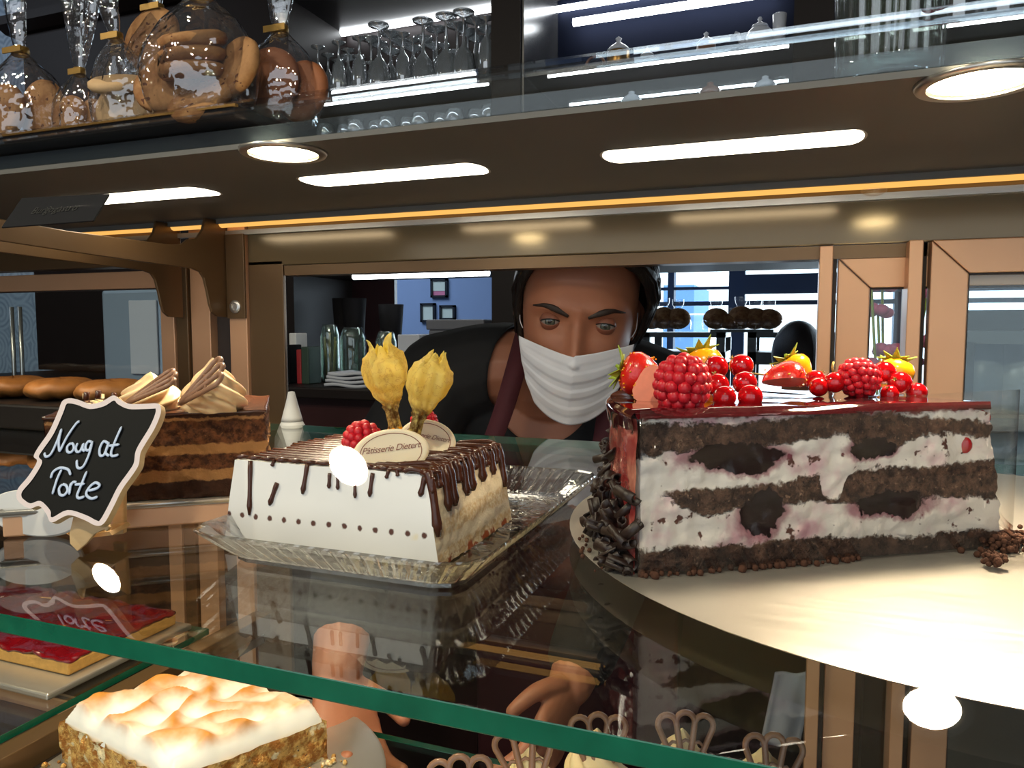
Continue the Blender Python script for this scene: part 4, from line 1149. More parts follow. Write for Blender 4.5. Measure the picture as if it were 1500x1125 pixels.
# ------------------------------------------------------------------ the person behind the case
def ip(tab, z):
    if z <= tab[0][0]: return tab[0][1:]
    for a, b in zip(tab, tab[1:]):
        if z <= b[0]:
            f = (z - a[0]) / (b[0] - a[0]); f = f * f * (3 - 2 * f) * .35 + f * .65
            return tuple(lerp(x, y, f) for x, y in zip(a[1:], b[1:]))
    return tab[-1][1:]
HEAD = [(-.121, .010, -.064, -.038), (-.113, .030, -.080, -.015), (-.095, .046, -.087, .012), (-.070, .0575, -.087, .045), (-.045, .0645, -.086, .076), (-.020, .069, -.084, .089), (0, .0715, -.082, .095),
        (.025, .0735, -.085, .098), (.050, .0735, -.087, .097), (.075, .067, -.080, .089), (.095, .052, -.062, .069), (.108, .029, -.036, .041), (.114, .004, -.004, .005)]
def G(x, z, cx, cz, sx, sz): return math.exp(-((x - cx) / sx) ** 2 - ((z - cz) / sz) ** 2)
def feat(x, z):
    d = 0.0
    if -.062 < z < .02:      # nose
        f = max(0, min(1, (.014 - z) / .058)); w = lerp(.0068, .0105, f); h = .004 + .0195 * f ** 1.25
        e = 1 if z > -.046 else max(0, 1 - (-.046 - z) / .013)
        d += h * e * math.exp(-(x / w) ** 2)
        d += .008 * (G(x, z, .012, -.044, .006, .007) + G(x, z, -.012, -.044, .006, .007))
    for s in (-1, 1):
        d -= .0075 * G(x, z, s * .0325, .000, .0155, .0105)
        d -= .003 * G(x, z, s * .017, -.004, .008, .010)
        d += .0050 * G(x, z, s * .034, .0165, .024, .0075)
        d += .0050 * G(x, z, s * .046, -.028, .018, .016)
    d += .003 * G(x, z, 0, -.072, .022, .012) + .004 * G(x, z, 0, -.105, .02, .012)
    return d
def front(x, z):
    w, f, b = ip(HEAD, z); s = min(.999, abs(x) / w); m = (f + b) / 2; h = (b - f) / 2
    return m - h * (1 - s ** 2.3) ** (1 / 2.3) - feat(x, z)
def headpt(a, z):
    w, f, b = ip(HEAD, z); m = (f + b) / 2; h = (b - f) / 2
    ca, sa = cos(a), sin(a); p = 2 / 2.3
    x = w * math.copysign(abs(ca) ** p, ca); y = m + h * math.copysign(abs(sa) ** (p if sa < 0 else 1), sa)
    if sa < 0: y -= feat(x, z) * min(1, -sa * 2.5)
    return Vector((x, y, z))
eye_mid = W(846, 476, D=.868)
yawh = atan2(-eye_mid.x, eye_mid.y) 
HR = Matrix.Rotation(yawh, 4, 'Z') @ Matrix.Rotation(radians(5.0), 4, 'Y') @ Matrix.Rotation(radians(9), 4, 'X')
HM = Matrix.Translation(eye_mid) @ HR @ Matrix.Translation((0, .083, 0))
zs = [-.121 + .235 * k / 109 for k in range(110)]
def head_mb():
    mb = MB(); n = 120
    vs = [headpt(2 * pi * k / n, z) for z in zs for k in range(n)]
    fs = [(j * n + k, j * n + (k + 1) % n, (j + 1) * n + (k + 1) % n, (j + 1) * n + k) for j in range(len(zs) - 1) for k in range(n)]
    fs += [list(range(n))[::-1], list(range((len(zs) - 1) * n, len(zs) * n))]
    mb.add(vs, fs)
    for s in (-1, 1):   # ears
        for k in range(7):
            a = -1.9 + 3.8 * k / 6
        pts = [(s * (.0725 + .010 * max(0, sin(k / 9 * pi))), .018 + .012 * sin(k / 9 * pi) - .006, .022 - .052 * k / 9) for k in range(10)]
        mb.tube(pts, [.004, .0055, .006, .006, .0055, .005, .0045, .005, .0055, .004], 8)
        mb.ball((s * .074, .016, .0), (.006, .014, .022), 10, 8)
    return mb
def limb(mb, pts, rs):
    pp = smoothpath(pts, 6); m = len(pp); rr = []
    for i in range(m):
        f = i / 6; k = min(int(f), len(rs) - 2); rr.append(lerp(rs[k], rs[k + 1], f - k))
    mb.tube(pp, rr, 14); mb.ball(pp[0], rr[0], 14, 8); mb.ball(pp[-1], rr[-1], 14, 8)
def ellring(c, ax, rx, fy, ry, n=28):
    return [c + ax * (rx * cos(2 * pi * k / n)) + fy * (ry * sin(2 * pi * k / n)) for k in range(n)]
def loft(mb, rings):
    n = len(rings[0]); vs = [v for r in rings for v in r]
    fs = [(j * n + k, j * n + (k + 1) % n, (j + 1) * n + (k + 1) % n, (j + 1) * n + k) for j in range(len(rings) - 1) for k in range(n)]
    fs += [list(range(n))[::-1], list(range((len(rings) - 1) * n, len(rings) * n))]
    mb.add(vs, fs)
# skeleton
SL = W(648, 556, D=1.06); SRt = W(978, 588, D=1.02)
NB = W(808, 548, D=1.05); chest = W(812, 640, D=1.07); pel = Vector((-.36, 1.42, -.46)); wst = chest.lerp(pel, .62)
nk1 = HM @ Vector((0, .022, -.055)); nk0 = HM @ Vector((0, .025, -.085))
EL = W(528, 745, D=.98); WL = W(494, 985, D=.80); ER = W(915, 800, D=1.02); WR = W(836, 1000, D=.87)
ax = (SRt - SL).normalized(); spine = (chest - pel).normalized(); fy = ax.cross(spine).normalized()
if fy.y > 0: fy = -fy
def hand(mb, wrist, ddir, palmn, side, curlk):
    """palm, four unequal fingers and a thumb leaving the side of the palm"""
    d = ddir.normalized(); nrm = (palmn - d * palmn.dot(d)).normalized(); s = d.cross(nrm) * side
    lo, hi = wrist, wrist + d * .082
    rings = []
    for f, rx, ry in ((0, .024, .017), (.3, .032, .0155), (.7, .039, .0135), (1.0, .038, .011), (1.06, .034, .008)):
        rings.append(ellring(lo.lerp(hi, f), s, rx, nrm, ry, 18))
    loft(mb, rings)
    for k, (off, ln) in enumerate(((-.029, .066), (-.0098, .076), (.0098, .072), (.028, .058))):
        b = wrist + d * (.078 - abs(off) * .12) + s * off; pts = [b - d * .012, b]; dd = d.copy(); c = curlk * (1 + .12 * k)
        for seg, fr in ((.42, .55), (.32, .75), (.26, .55)):
            dd = (dd * cos(c * fr) + nrm * sin(c * fr)).normalized(); pts.append(pts[-1] + dd * ln * seg)
            nrm2 = nrm
        limb(mb, pts, [.0088, .0092, .0085, .0078, .0066])
    b = wrist + d * .018 - s * .026; t1 = (d * .75 - s * .62 + nrm * .35).normalized(); t2 = (d * .9 - s * .15 + nrm * .45).normalized()
    limb(mb, [b + s * .012 - d * .004, b, b + t1 * .034, b + t1 * .034 + t2 * .032], [.011, .0115, .0100, .0075])
def body_mb():
    mb = MB()
    h = head_mb(); mb.add([HM @ v for v in h.v], h.f)
    limb(mb, [nk0, nk0.lerp(NB, .5) + Vector((0, 0, -.004)), NB + Vector((0, 0, -.01))], [.052, .055, .066])
    loft(mb, [ellring(lerp_(NB, chest, f), ax, rx, fy, ry) for f, rx, ry in ((-.1, .075, .05), (.25, .12, .065), (.6, .15, .085), (1.0, .155, .10))] + [ellring(lerp_(chest, pel, f), ax, rx, fy, ry) for f, rx, ry in ((.3, .145, .10), (.62, .125, .09), (1.0, .16, .11))])
    for a, b in ((SL, NB), (SRt, NB)): limb(mb, [b, b.lerp(a, .5) + Vector((0, 0, .012)), a], [.062, .056, .056])
    limb(mb, [SL, SL.lerp(EL, .5), EL], [.056, .049, .041]); limb(mb, [EL, EL.lerp(WL, .4), WL], [.041, .040, .027])
    limb(mb, [SRt, SRt.lerp(ER, .5), ER], [.056, .049, .041]); limb(mb, [ER, ER.lerp(WR, .4), WR], [.041, .040, .027])
    hand(mb, WL, W(505, 1045, D=.765) - WL, Vector((.5, -.2, .35)), 1, .55)
    hand(mb, WR, W(806, 1075, D=.83) - WR, Vector((-.8, -.2, -.3)), 1, .5)
    for s in (-1, 1):
        hp = pel + ax * (.085 * s); limb(mb, [hp, Vector((hp.x, hp.y - .05, -.85)), Vector((hp.x, hp.y + .03, -1.2)), Vector((hp.x, hp.y + .03, -1.27))], [.088, .06, .042, .036])
        limb(mb, [Vector((hp.x, hp.y + .03, -1.265)), Vector((hp.x, hp.y - .11, -1.275))], [.035, .025])
    return mb
def lerp_(a, b, f): return a + (b - a) * f
def voxel(name, mb, size, m, parent, smooth=6, cut=None):
    o = build(name, mb, m)
    r = o.modifiers.new('r', 'REMESH'); r.mode = 'VOXEL'; r.voxel_size = size; r.use_smooth_shade = True
    s = o.modifiers.new('s', 'SMOOTH'); s.iterations = smooth; s.factor = .5
    dg = bpy.context.evaluated_depsgraph_get(); me = bpy.data.meshes.new_from_object(o.evaluated_get(dg))
    bpy.data.objects.remove(o)
    if cut:
        bm = bmesh.new(); bm.from_mesh(me)
        bmesh.ops.delete(bm, geom=[f for f in bm.faces if cut(f.calc_center_median())], context='FACES'); 
        for _ in range(14):
            bv_ = [v for v in bm.verts if v.is_boundary]
            new = {v: sum((e.other_vert(v).co for e in v.link_edges if e.is_boundary), Vector()) / 2 for v in bv_ if sum(e.is_boundary for e in v.link_edges) == 2}
            for v, c in new.items(): v.co = v.co.lerp(c, .6)
        bm.to_mesh(me); bm.free()
    me.materials.clear(); me.materials.append(m)
    me.polygons.foreach_set('use_smooth', [True] * len(me.polygons))
    o = bpy.data.objects.new(name, me); COL.objects.link(o); o.parent = parent; o.matrix_parent_inverse = wm(parent).inverted()
    return o
t = NT('warm_skin')
f1 = t.noise(14, 3); f2 = t.noise(260, 3)
cc = t.mix(f1, rgb(166, 106, 78), rgb(182, 122, 94)); cc = t.mix(t.math('MULTIPLY', f2, .25), cc, rgb(140, 84, 62))
M_skin = t.done(t.bsdf(cc, .48, 0, .4, t.bump(f2, .06, .0005), Subsurface__Weight=.12, Subsurface__Radius=(1, .4, .25), Subsurface__Scale=.008))
M_hair = NT('dark_hair'); t = M_hair
mp = t.n('Mapping', Scale=(90, 14, 14)); t.link(t.obj(), mp.inputs[0])
st = t.noise(9, 4, .6, mp.outputs[0])
M_hair = t.done(t.bsdf(t.mix(st, rgb(16, 12, 11), rgb(44, 34, 30)), .4, 0, .4, t.bump(st, .6, .003)))
M_brow = mat('dark_brow_hair', rgb(40, 26, 20), .6, 0, .3, 500)
M_tee = mat('black_cotton', rgb(16, 16, 19), .85, 0, .2, 400, .2, 900)
M_apron = mat('burgundy_cloth', rgb(72, 20, 30), .8, 0, .15, 300, .2, 900)
t = NT('pleated_white_mask')
M_mask = t.done(t.bsdf(t.mix(t.noise(60), rgb(222, 222, 230), rgb(236, 236, 242)), .8, 0, .2, t.bump(t.noise(500), .15, .0004)))
M_lip = mat('lash_black', rgb(18, 12, 10), .6, 0, .2, 300)
per = thing('person', (-.3, 1.3, -1.3), 'person in white face mask, black tee and burgundy apron looking through the rear opening', 'person')
voxel('body', body_mb(), .0024, M_skin, per, 5)
# eyes
t = NT('eye_surface')
sp = t.n('SeparateXYZ'); t.link(t.obj(), sp.inputs[0])
rr_ = t.math('SQRT', t.math('ADD', t.math('MULTIPLY', sp.outputs[0], sp.outputs[0]), t.math('MULTIPLY', sp.outputs[2], sp.outputs[2])))
fr_ = t.math('LESS_THAN', sp.outputs[1], 0.0)
iris = t.mix(t.noise(900, 2), rgb(56, 60, 54), rgb(86, 90, 78)); iris = t.mix(t.smooth(rr_, .0048, .0060), iris, rgb(40, 44, 42))
iris = t.mix(t.math('LESS_THAN', rr_, .0024), iris, rgb(6, 6, 6))
cc = t.mix(t.math('MULTIPLY', t.math('LESS_THAN', rr_, .0061), fr_), rgb(150, 138, 130), iris)
M_eye = t.done(t.bsdf(cc, .08, 0, .6, Coat__Weight=.8))
M_lid = mat('eyelid_skin', rgb(138, 84, 64), .5, 0, .08, 200)
for s in (-1, 1):
    ec = Vector((s * .0328, -.0672, .0)); er = .0122
    e = build('eye', MB().ball((0, 0, 0), er, 28, 20), M_eye, per, True)
    e.matrix_parent_inverse = wm(per).inverted(); e.matrix_basis = HM @ Matrix.Translation(ec)
    mb = MB()
    def lid(sign, e0, R):
        def fn(u, v):
            az = radians(lerp(-74, 74, u)); q = max(0, 1 - (abs(lerp(-74, 74, u)) / 66) ** 2.0); ed = radians(sign * e0 * q + (-2 * s * lerp(-1, 1, u)))
            el = lerp(ed, radians(sign * 62), v); k = R - .0006 * v
            return HM @ (ec + Vector((k * sin(az) * cos(el), -k * cos(az) * cos(el), k * sin(el))))
        mb.grid(26, 12, fn)
        return [fn(u / 25, 0) for u in range(26)]
    up_ = lid(1, 17, .0130); lw_ = lid(-1, 17, .0126)
    build('eyelid', mb, M_lid, per, True, solid=.0008)
    build('lashes', MB().tube(up_[2:-2], [.0003] + [.00085] * 20 + [.0003], 6), M_lip, per, True)
    # brow
    pts = []
    for k in range(14):
        f = k / 13; x = s * lerp(.0115, .0555, f); z = .0092 + .0098 * sin(min(1, f * 1.5) * pi * .5) - .003 * max(0, f - .7) / .3
        pts.append(HM @ Vector((x, front(x, z) - .0003, z)))
    build('eyebrow', MB().tube(pts, [.0022 + .0016 * sin(min(1, f_ / 6) * pi * .5) - .0030 * max(0, f_ / 13 - .45) / .55 for f_ in range(14)], 8, upv=HM.to_3x3() @ Vector((0, -1, 0)), flat=.4), M_brow, per, True)
# mask
def mtop(x): return -.034 + .014 * (abs(x) / .068) ** 1.2 + (.002 if x > 0 else 0)
def mbot(x): return -.118 + .052 * (abs(x) / .068) ** 2.2
def mfn(u, v):
    x = lerp(-.0685, .0685, u); z = lerp(mtop(x), mbot(x), v)
    w, f, b = ip(HEAD, max(z, -.098)); xx = max(-w * .985, min(w * .985, x))
    y = front(xx, max(z, -.098)) - .0035
    tent = -.111 + .008 * abs(v - .22) * 1.0 + .55 * abs(x) * (abs(x) / .05) ** .35 * .75 + .006 * v
    y = min(y, tent)
    y -= .0014 * sin(v * pi) * (1 if (v * 4) % 1 < .5 else -.2) * (1 - (abs(x) / .0685) ** 4)
    k = .0010 * nz((u * 7, v * 4, 2))
    return HM @ Vector((xx, y + k, z))
build('face_mask', MB().grid(70, 44, mfn), M_mask, per, True, solid=.0012)
for s in (-1, 1):
    a = HM @ Vector((s * .0680, front(s * .0662, -.024) - .002, mtop(.068))); b = HM @ Vector((s * .0750, .010, .010)); c = HM @ Vector((s * .0745, .014, -.018)); d = HM @ Vector((s * .0655, front(s * .062, -.06), mbot(.068)))
    m1 = HM @ Vector((s * .0735, -.018, -.008))
    build('ear_loop', MB().tube(smoothpath([a, m1, b, c, d], 6), .0006, 6), M_mask, per, True)
# hair
def hairline(z):
    T = [(-.05, 96), (-.02, 86), (.0, 80), (.02, 72), (.04, 62), (.055, 50), (.068, 34), (.078, 10), (.084, 2), (.12, 1)]
    return radians(ip([(a, b) for a, b in T], z)[0])
def hairfn(u, v):
    z = lerp(-.05, .1125, v); a0 = hairline(z); a = lerp(a0, 2 * pi - a0, u) - pi / 2
    p = headpt(a, z); c = Vector((0, .005, .01)); ed = min(u, 1 - u); k = min(1, ed / .05)
    off = (.0025 + .008 * k ** .5) + .0025 * nz((p.x * 2, p.y * 2, z), 30) + (.012 * max(0, p.x / .07) * max(0, min(1, (z + .03) / .05)) if p.x > 0 else 0)
    d = (p - c); d.normalize(); q = p + d * off
    if v > .97: q.z += .004
    return HM @ q
hb = build('hair', MB().grid(90, 60, hairfn), M_hair, per, True, solid=.004)
mb = MB(); rnd = random.Random(41)
for i in range(60):
    u = rnd.random(); pts = [hairfn(u if j < 9 else u, .15 + .84 * (j / 8)) for j in range(9)]
    off = [p + (p - HM @ Vector((0, .01, .01))).normalized() * rnd.uniform(.0, .004) for p in pts]
    mb.tube(off, [.0008] + [.0016] * 7 + [.0008], 5)
build('hair_strands', mb, M_hair, hb, True)
build('hair_bun', MB().ball(HM @ Vector((0, .118, .045)), (.042, .042, .04), 18, 12), M_hair, per, True)
# black tee
def tee_mb():
    mb = MB()
    loft(mb, [ellring(lerp_(NB, chest, f), ax, rx, fy, ry) for f, rx, ry in ((-.15, .085, .055), (.25, .135, .078), (.6, .163, .097), (1.0, .168, .114))] + [ellring(lerp_(chest, pel, f), ax, rx, fy, ry) for f, rx, ry in ((.3, .158, .114), (.62, .14, .105), (1.0, .17, .125))])
    for a, b in ((SL, NB), (SRt, NB)): limb(mb, [b, b.lerp(a, .5) + Vector((0, 0, .014)), a], [.066, .064, .068])
    limb(mb, [SL, SL.lerp(EL, .5), SL.lerp(EL, .98)], [.068, .062, .056]); limb(mb, [EL, EL.lerp(WL, .70)], [.054, .044])
    limb(mb, [SRt, SRt.lerp(ER, .5), SRt.lerp(ER, .98)], [.068, .062, .056]); limb(mb, [ER, ER.lerp(WR, .82)], [.054, .042])
    return mb
ncut = W(800, 548, D=1.0)
def neckcut(p):
    q = p - ncut; 
    return (q.dot(ax) / .078) ** 2 + (q.z / .098) ** 2 + ((q - ax * q.dot(ax)).xy.length / .16) ** 2 < 1
tee = voxel('black_tee', tee_mb(), .004, M_tee, per, 8, neckcut)
tee.modifiers.new('s', 'SOLIDIFY').thickness = .003
# trousers are the same dark cloth
mb = MB()
for s in (-1, 1):
    hp = pel + ax * (.085 * s); limb(mb, [hp + Vector((0, 0, .03)), Vector((hp.x, hp.y - .05, -.85)), Vector((hp.x, hp.y + .03, -1.21))], [.105, .078, .062])
voxel('trousers', mb, .01, M_tee, per, 6)
# apron with neck straps
def onchest(px, py, D0): return W(px, py, D=D0)
def strap(P, w0):
    mb = MB(); pts = smoothpath(P, 6)
    wv = (RT * .96 + UP * .28).normalized()
    vs = []; n = len(pts)
    for p in pts: vs += [p - wv * w0 / 2, p + wv * w0 / 2]
    mb.add(vs, [(2 * i, 2 * i + 1, 2 * i + 3, 2 * i + 2) for i in range(n - 1)])
    return mb
build('apron_strap', strap([W(772, 478, D=1.0), W(757, 535, D=.955), W(738, 600, D=.940), W(713, 668, D=.935), W(700, 705, D=.94)], .030), M_apron, per, True, solid=.002)
build('apron_strap', strap([W(905, 520, D=.985), W(893, 580, D=.945), W(884, 640, D=.935), W(872, 705, D=.94)], .028), M_apron, per, True, solid=.002)
def apr(u, v):
    c = lerp_(W(786, 700, D=.938), Vector((-.36, 1.25, -.52)), min(1, v / .45)) if v < .45 else lerp_(Vector((-.36, 1.25, -.52)), Vector((-.36, 1.27, -1.05)), (v - .45) / .55)
    w = lerp(.088, .19, min(1, v / .35)); a = (u - .5) * 2
    return c + Vector((cos(YAW * .5), sin(YAW * .5), 0)) * w * a + Vector((-.2, 1, 0)) * (.055 * a * a) + Vector((0, 1, 0)) * .006 * sin(u * 21) * v
build('apron_bib', MB().grid(50, 40, apr), M_apron, per, True, solid=.002)
build('towel', MB().grid(12, 20, lambda u, v: W(1165, 985, D=1.12) + RT * (.030 * (u - .5) * 2 - .02 * v) + Vector((0, .004 * sin(u * 9), -.115 * v))), M_mask, None, True, solid=.003)
tag(bpy.data.objects['towel'], 'folded white towel hanging behind the rear frame beside the apron', 'towel')
bpy.data.objects['towel'].location = (0, 0, 0)
# seated customer far behind
cu = thing('person', (.05, 2.7, -1.3), 'person with dark hair and dark top seated far behind beside the window', 'person')
mb = MB(); hc = W(1168, 520, D=2.62)
mb.ball(hc, (.072, .085, .105), 20, 14); limb(mb, [hc + Vector((0, .02, -.08)), hc + Vector((0, .03, -.17))], [.05, .055])
for s in (-1, 1):
    sh = hc + Vector((.17 * s, .03, -.24)); limb(mb, [hc + Vector((0, .03, -.2)), sh], [.07, .06]); limb(mb, [sh, sh + Vector((.04 * s, .02, -.28)), sh + Vector((-.02 * s, -.2, -.34))], [.055, .045, .032])
    hp = hc + Vector((.09 * s, .05, -.80)); limb(mb, [hp, hp + Vector((.03 * s, -.42, .02))], [.085, .065]); limb(mb, [hp + Vector((.03 * s, -.42, .02)), Vector((hp.x + .03 * s, hp.y - .40, -1.26))], [.06, .04])
loft(mb, [ellring(hc + Vector((0, .04, z)), Vector((1, 0, 0)), rx, Vector((0, 1, 0)), ry) for z, rx, ry in ((-.18, .10, .07), (-.26, .17, .10), (-.5, .155, .11), (-.82, .17, .13))])
voxel('body', mb, .008, M_skin, cu, 6)
mb = MB(); mb.grid(40, 24, lambda u, v: hc + Vector((.084 * cos(u * 2 * pi) * sin(v * 2.2), .008 + .098 * sin(u * 2 * pi) * sin(v * 2.2), .004 + .116 * cos(v * 2.2))), True)
build('hair', mb, M_hair, cu, True, solid=.006)
mb = MB(); loft(mb, [ellring(hc + Vector((0, .04, z)), Vector((1, 0, 0)), rx, Vector((0, 1, 0)), ry) for z, rx, ry in ((-.165, .09, .075), (-.25, .195, .115), (-.5, .175, .125), (-.85, .19, .15))])
for s in (-1, 1): sh = hc + Vector((.17 * s, .03, -.24)); limb(mb, [sh, sh + Vector((.04 * s, .02, -.28))], [.068, .056])
voxel('dark_top', mb, .01, M_tee, cu, 6)
st_ = thing('stool', (hc.x, hc.y + .06, -1.3), 'dark stool under the person seated by the window', 'stool')
build('seat', MB().lathe([(0, .36), (.19, .36), (.2, .38), (.19, .40), (0, .40)], 32), M_black, st_, True, True, auto=.6)
for k in range(4):
    a = pi / 4 + k * pi / 2; build('leg', MB().tube([(.19 * cos(a), .19 * sin(a), 0), (.13 * cos(a), .13 * sin(a), .365)], .014, 8), M_black, st_, True, True)
# ------------------------------------------------------------------ the back bar
M_bar = mat('black_brown_lacquer', rgb(26, 19, 19), .5, 0, .2, 12, spec=.2)
M_barback = mat('dark_slate_back_panel', rgb(18, 22, 36), .7, 0, .1, 10, spec=.05)
M_barlow = mat('taupe_panel', rgb(70, 64, 66), .6, 0, .05, 10)
M_bargloss = mat('grey_lacquer_side', rgb(52, 52, 54), .25, 0, .05, 10)
M_wine = mat('dark_burgundy_panel', rgb(52, 26, 28), .35, 0, .3, 8)
M_cold = emit('cool_white_tube', (.92, .97, 1.0, 1), 10.0)
M_shelfw = mat('dark_shelf_board', rgb(40, 38, 40), .3, 0, .1, 20)
bar = thing('back_bar', (-.9, 2.2, -1.3), 'tall black back bar cabinet with lit shelves behind the counter', 'cabinet')
def bp(name, mb, m, **k): return build(name, mb, m, bar, **k)
YF, YR = 2.0, 2.34
bp('upright', MB().box((-.823, YF, -.16), (-.735, YR, 1.45)), M_bar)
bp('upright', MB().box((-.02, YF, .20), (.075, YR, 1.45)), M_bar)
bp('upright', MB().box((.80, YF, .20), (.88, YR, 1.45)), M_bar)
bp('side_panel', MB().box((-2.70, YF, -.16), (-1.515, YR, 1.28)), M_bar)
bp('cornice', MB().prism([(-2.76, YF - .06, 1.10), (-2.76, YF - .06, 1.13), (-2.76, YR, 1.13), (-2.76, YR, 1.08), (-2.76, YF - .02, 1.08)], (1.25, 0, 0)), M_bar)
bp('back_panel', MB().box((-1.515, YR - .01, .19), (-.823, YR, 1.45)), M_bar)
bp('back_panel', MB().box((-.735, YR - .01, .76), (-.02, YR, 1.45)), M_barback)
bp('back_panel', MB().box((-.735, YR - .01, .19), (-.02, YR, .76)), M_barlow)
bp('back_panel', MB().box((.075, YR - .01, .19), (.80, YR, 1.45)), M_barback)
bp('inner_side', MB().box((-.734, YF + .01, .19), (-.728, YR - .012, 1.45)), M_bargloss)
bp('bottom_board', MB().box((-1.515, YF, .170), (.88, YR, .192)), M_bar)
for z, th in ((.717, .012), (.600, .008), (1.05, .014)):  # lowest board added to carry the imitated double image
    bp('shelf_board', MB().box((-1.515, YF + .02, z - th), (.80, YR - .012, z)), M_shelfw)
def tube_light(xa, xb, y, z, r=.011): bp('light_tube', MB().tube([(xa, y, z), (xb, y, z)], r, 10), M_cold, smooth=True)
p = W(460, 53, Y=2.30); q = W(720, 13, Y=2.30)
tube_light(p.x, q.x, 2.30, (p.z + q.z) / 2, .013)
p = W(840, 33, Y=2.28); tube_light(p.x, -.06, 2.28, p.z, .012)
p = W(812, 8, Y=2.28); tube_light(p.x, -.06, 2.31, p.z, .010)
tube_light(-1.42, -.84, 2.02, .699, .004); tube_light(-.66, -.03, 2.02, .699, .004); tube_light(-.62, -.03, 2.10, .640, .004); tube_light(.09, .78, 2.02, .699, .004)  # thin tubes added as the strip lights doubled in the canopy glass
p = W(518, 405, Y=2.01); q = W(716, 399, Y=2.01); tube_light(p.x, q.x, 2.01, (p.z + q.z) / 2, .010)
# glasses standing upside down
M_gl = thin_glass('drinking_glass', (.98, .99, 1, 1), .2, .05, .1, 60, 1.8, haze=.30, hazecol=(.82, .9, .95, 1))
def glass_mb(h, rb, kind):
    if kind: pr = [(rb, 0), (rb * 1.02, h * .2), (rb * .85, h * .42), (rb * .2, h * .55), (.004, h * .62), (.0035, h * .93), (rb * .9, h * .985), (rb * .92, h), (0, h)]
    else: pr = [(rb * .8, 0), (rb * .9, h * .35), (rb * .72, h * .6), (rb * .15, h * .72), (.0035, h * .76), (.0035, h * .95), (rb * .75, h * .99), (rb * .76, h), (0, h)]
    return MB().lathe(pr, 20, cap=False)
rnd = random.Random(77)
g1 = build('stemmed_glass', glass_mb(.215, .036, 1), M_gl, None, True, solid=.0015)
tag(g1, 'upside down stemmed wine glass crowded on the lit back bar shelf', 'glass', 'upside down glasses on the lit shelf')
g2 = build('stemmed_glass', glass_mb(.185, .028, 0), M_gl, None, True, solid=.0015)
tag(g2, 'upside down slim stemmed glass crowded on the lit back bar shelf', 'glass', 'slim upside down glasses on the lit shelf')
first = {0: True, 1: True}
for j, yy in enumerate((2.26, 2.20, 2.14, 2.07)):
    for i in range(9):
        px = 450 + i * 31 + (j % 2) * 15; k = 0 if (i < 3 and j != 0) or (i + j) % 4 == 3 else 1
        if px > 716: continue
        x = W(px, 100, Y=yy).x
        src = g1 if k else g2
        o = src if first[k] else dup(src); first[k] = False
        o.location = (x + rnd.uniform(-.006, .006), yy + rnd.uniform(-.01, .01), .717)
g3 = build('doubled_glass', MB().lathe([(.026, .0), (.028, .03), (.024, .055), (.0, .057)], 18, cap=False), M_gl, None, True, solid=.0015)  # added small glasses imitate the row above, doubled in the canopy glass
tag(g3, 'small glass added as the doubled image of the glasses in the canopy glass', 'glass', 'doubled glass images below the lit shelf')
for i in range(11):
    o = g3 if i == 0 else dup(g3)
    o.location = (-1.44 + i * .058, 2.08 + .03 * (i % 2), .600)
M_gold = mat('antique_gold', rgb(170, 130, 70), .3, .8, .15, 60)
M_porc = mat('white_porcelain', rgb(196, 202, 214), .2, 0, .03, 30)
M_brass = mat('brown_glaze', rgb(120, 76, 52), .3, 0, .15, 60)
def pot(px, Yb, z, s, label, m=M_porc, spout=True, jug=False):
    x = W(px, 80, Y=Yb).x; o = thing('teapot', (x, Yb, z), label, 'teapot')
    build('pot_body', MB().lathe([(.03, 0), (.052, .02), (.058, .05), (.046, .085), (.03, .10)], 24).xf(Matrix.Scale(s, 4)), m, o, True, True)
    build('lid', MB().lathe([(.034, .10), (.030, .108), (.012, .118), (.006, .124), (.010, .132), (.006, .140), (0, .141)], 20).xf(Matrix.Scale(s, 4)), m, o, True, True)
    build('spout', MB().tube([Vector(q) * s for q in ((-.05, 0, .045), (-.075, 0, .06), (-.082, 0, .088), (-.094, 0, .094))], [.012 * s, .009 * s, .007 * s, .006 * s], 10), m, o, True, True)
    build('handle', MB().tube(smoothpath([Vector(q) * s for q in ((.05, 0, .075), (.085, 0, .08), (.088, 0, .045), (.052, 0, .025))], 4), .006 * s, 8), m, o, True, True)
pot(1112, 2.10, .717, .66, 'white teapot with a knobbed lid at the right end of the lit bar shelf')
x = W(1141, 60, Y=2.09).x
o = build('milk_jug', MB().lathe([(.014, 0), (.016, .05), (.018, .088), (.014, .09), (.013, .05), (0, .006)], 20), M_porc, None, True); o.location = (x, 2.09, .717); tag(o, 'slim white jug right beside the white teapot', 'jug')
def canister(px, Yb, z, s, label, m1, m2):
    x = W(px, 80, Y=Yb).x; o = thing('lidded_jar', (x, Yb, z), label, 'jar', 'lidded jars on the lit bar shelf')
    build('jar_body', MB().lathe([(.03, 0), (.034, .02), (.034, .05), (.03, .056)], 24).xf(Matrix.Scale(s, 4)), m1, o, True, True)
    build('lid', MB().lathe([(.034, .056), (.034, .06), (.024, .07), (.012, .078), (.006, .084), (.010, .092), (0, .1)], 20).xf(Matrix.Scale(s, 4)), m2, o, True, True)
canister(906, 2.10, .717, .95, 'jar with a pale pointed knob lid and gold rim on the lit bar shelf', M_gold, M_porc)
canister(1034, 2.10, .717, .75, 'brown lidded jar with a white knob in the middle of the lit bar shelf', M_brass, M_porc)
canister(948, 2.10, .717, .55, 'smallest white lidded jar beside the gold rimmed jar', M_porc, M_porc)
x = W(872, 95, Y=2.10).x
o = build('serving_ring', MB().tube([(x + .026 * cos(2 * pi * k / 24), 2.10, .743 + .022 * sin(2 * pi * k / 24)) for k in range(24)], .004, 8, True), M_brass, None, True); tag(o, 'brown round handle ring at the left of the gold rimmed jar', 'ring')
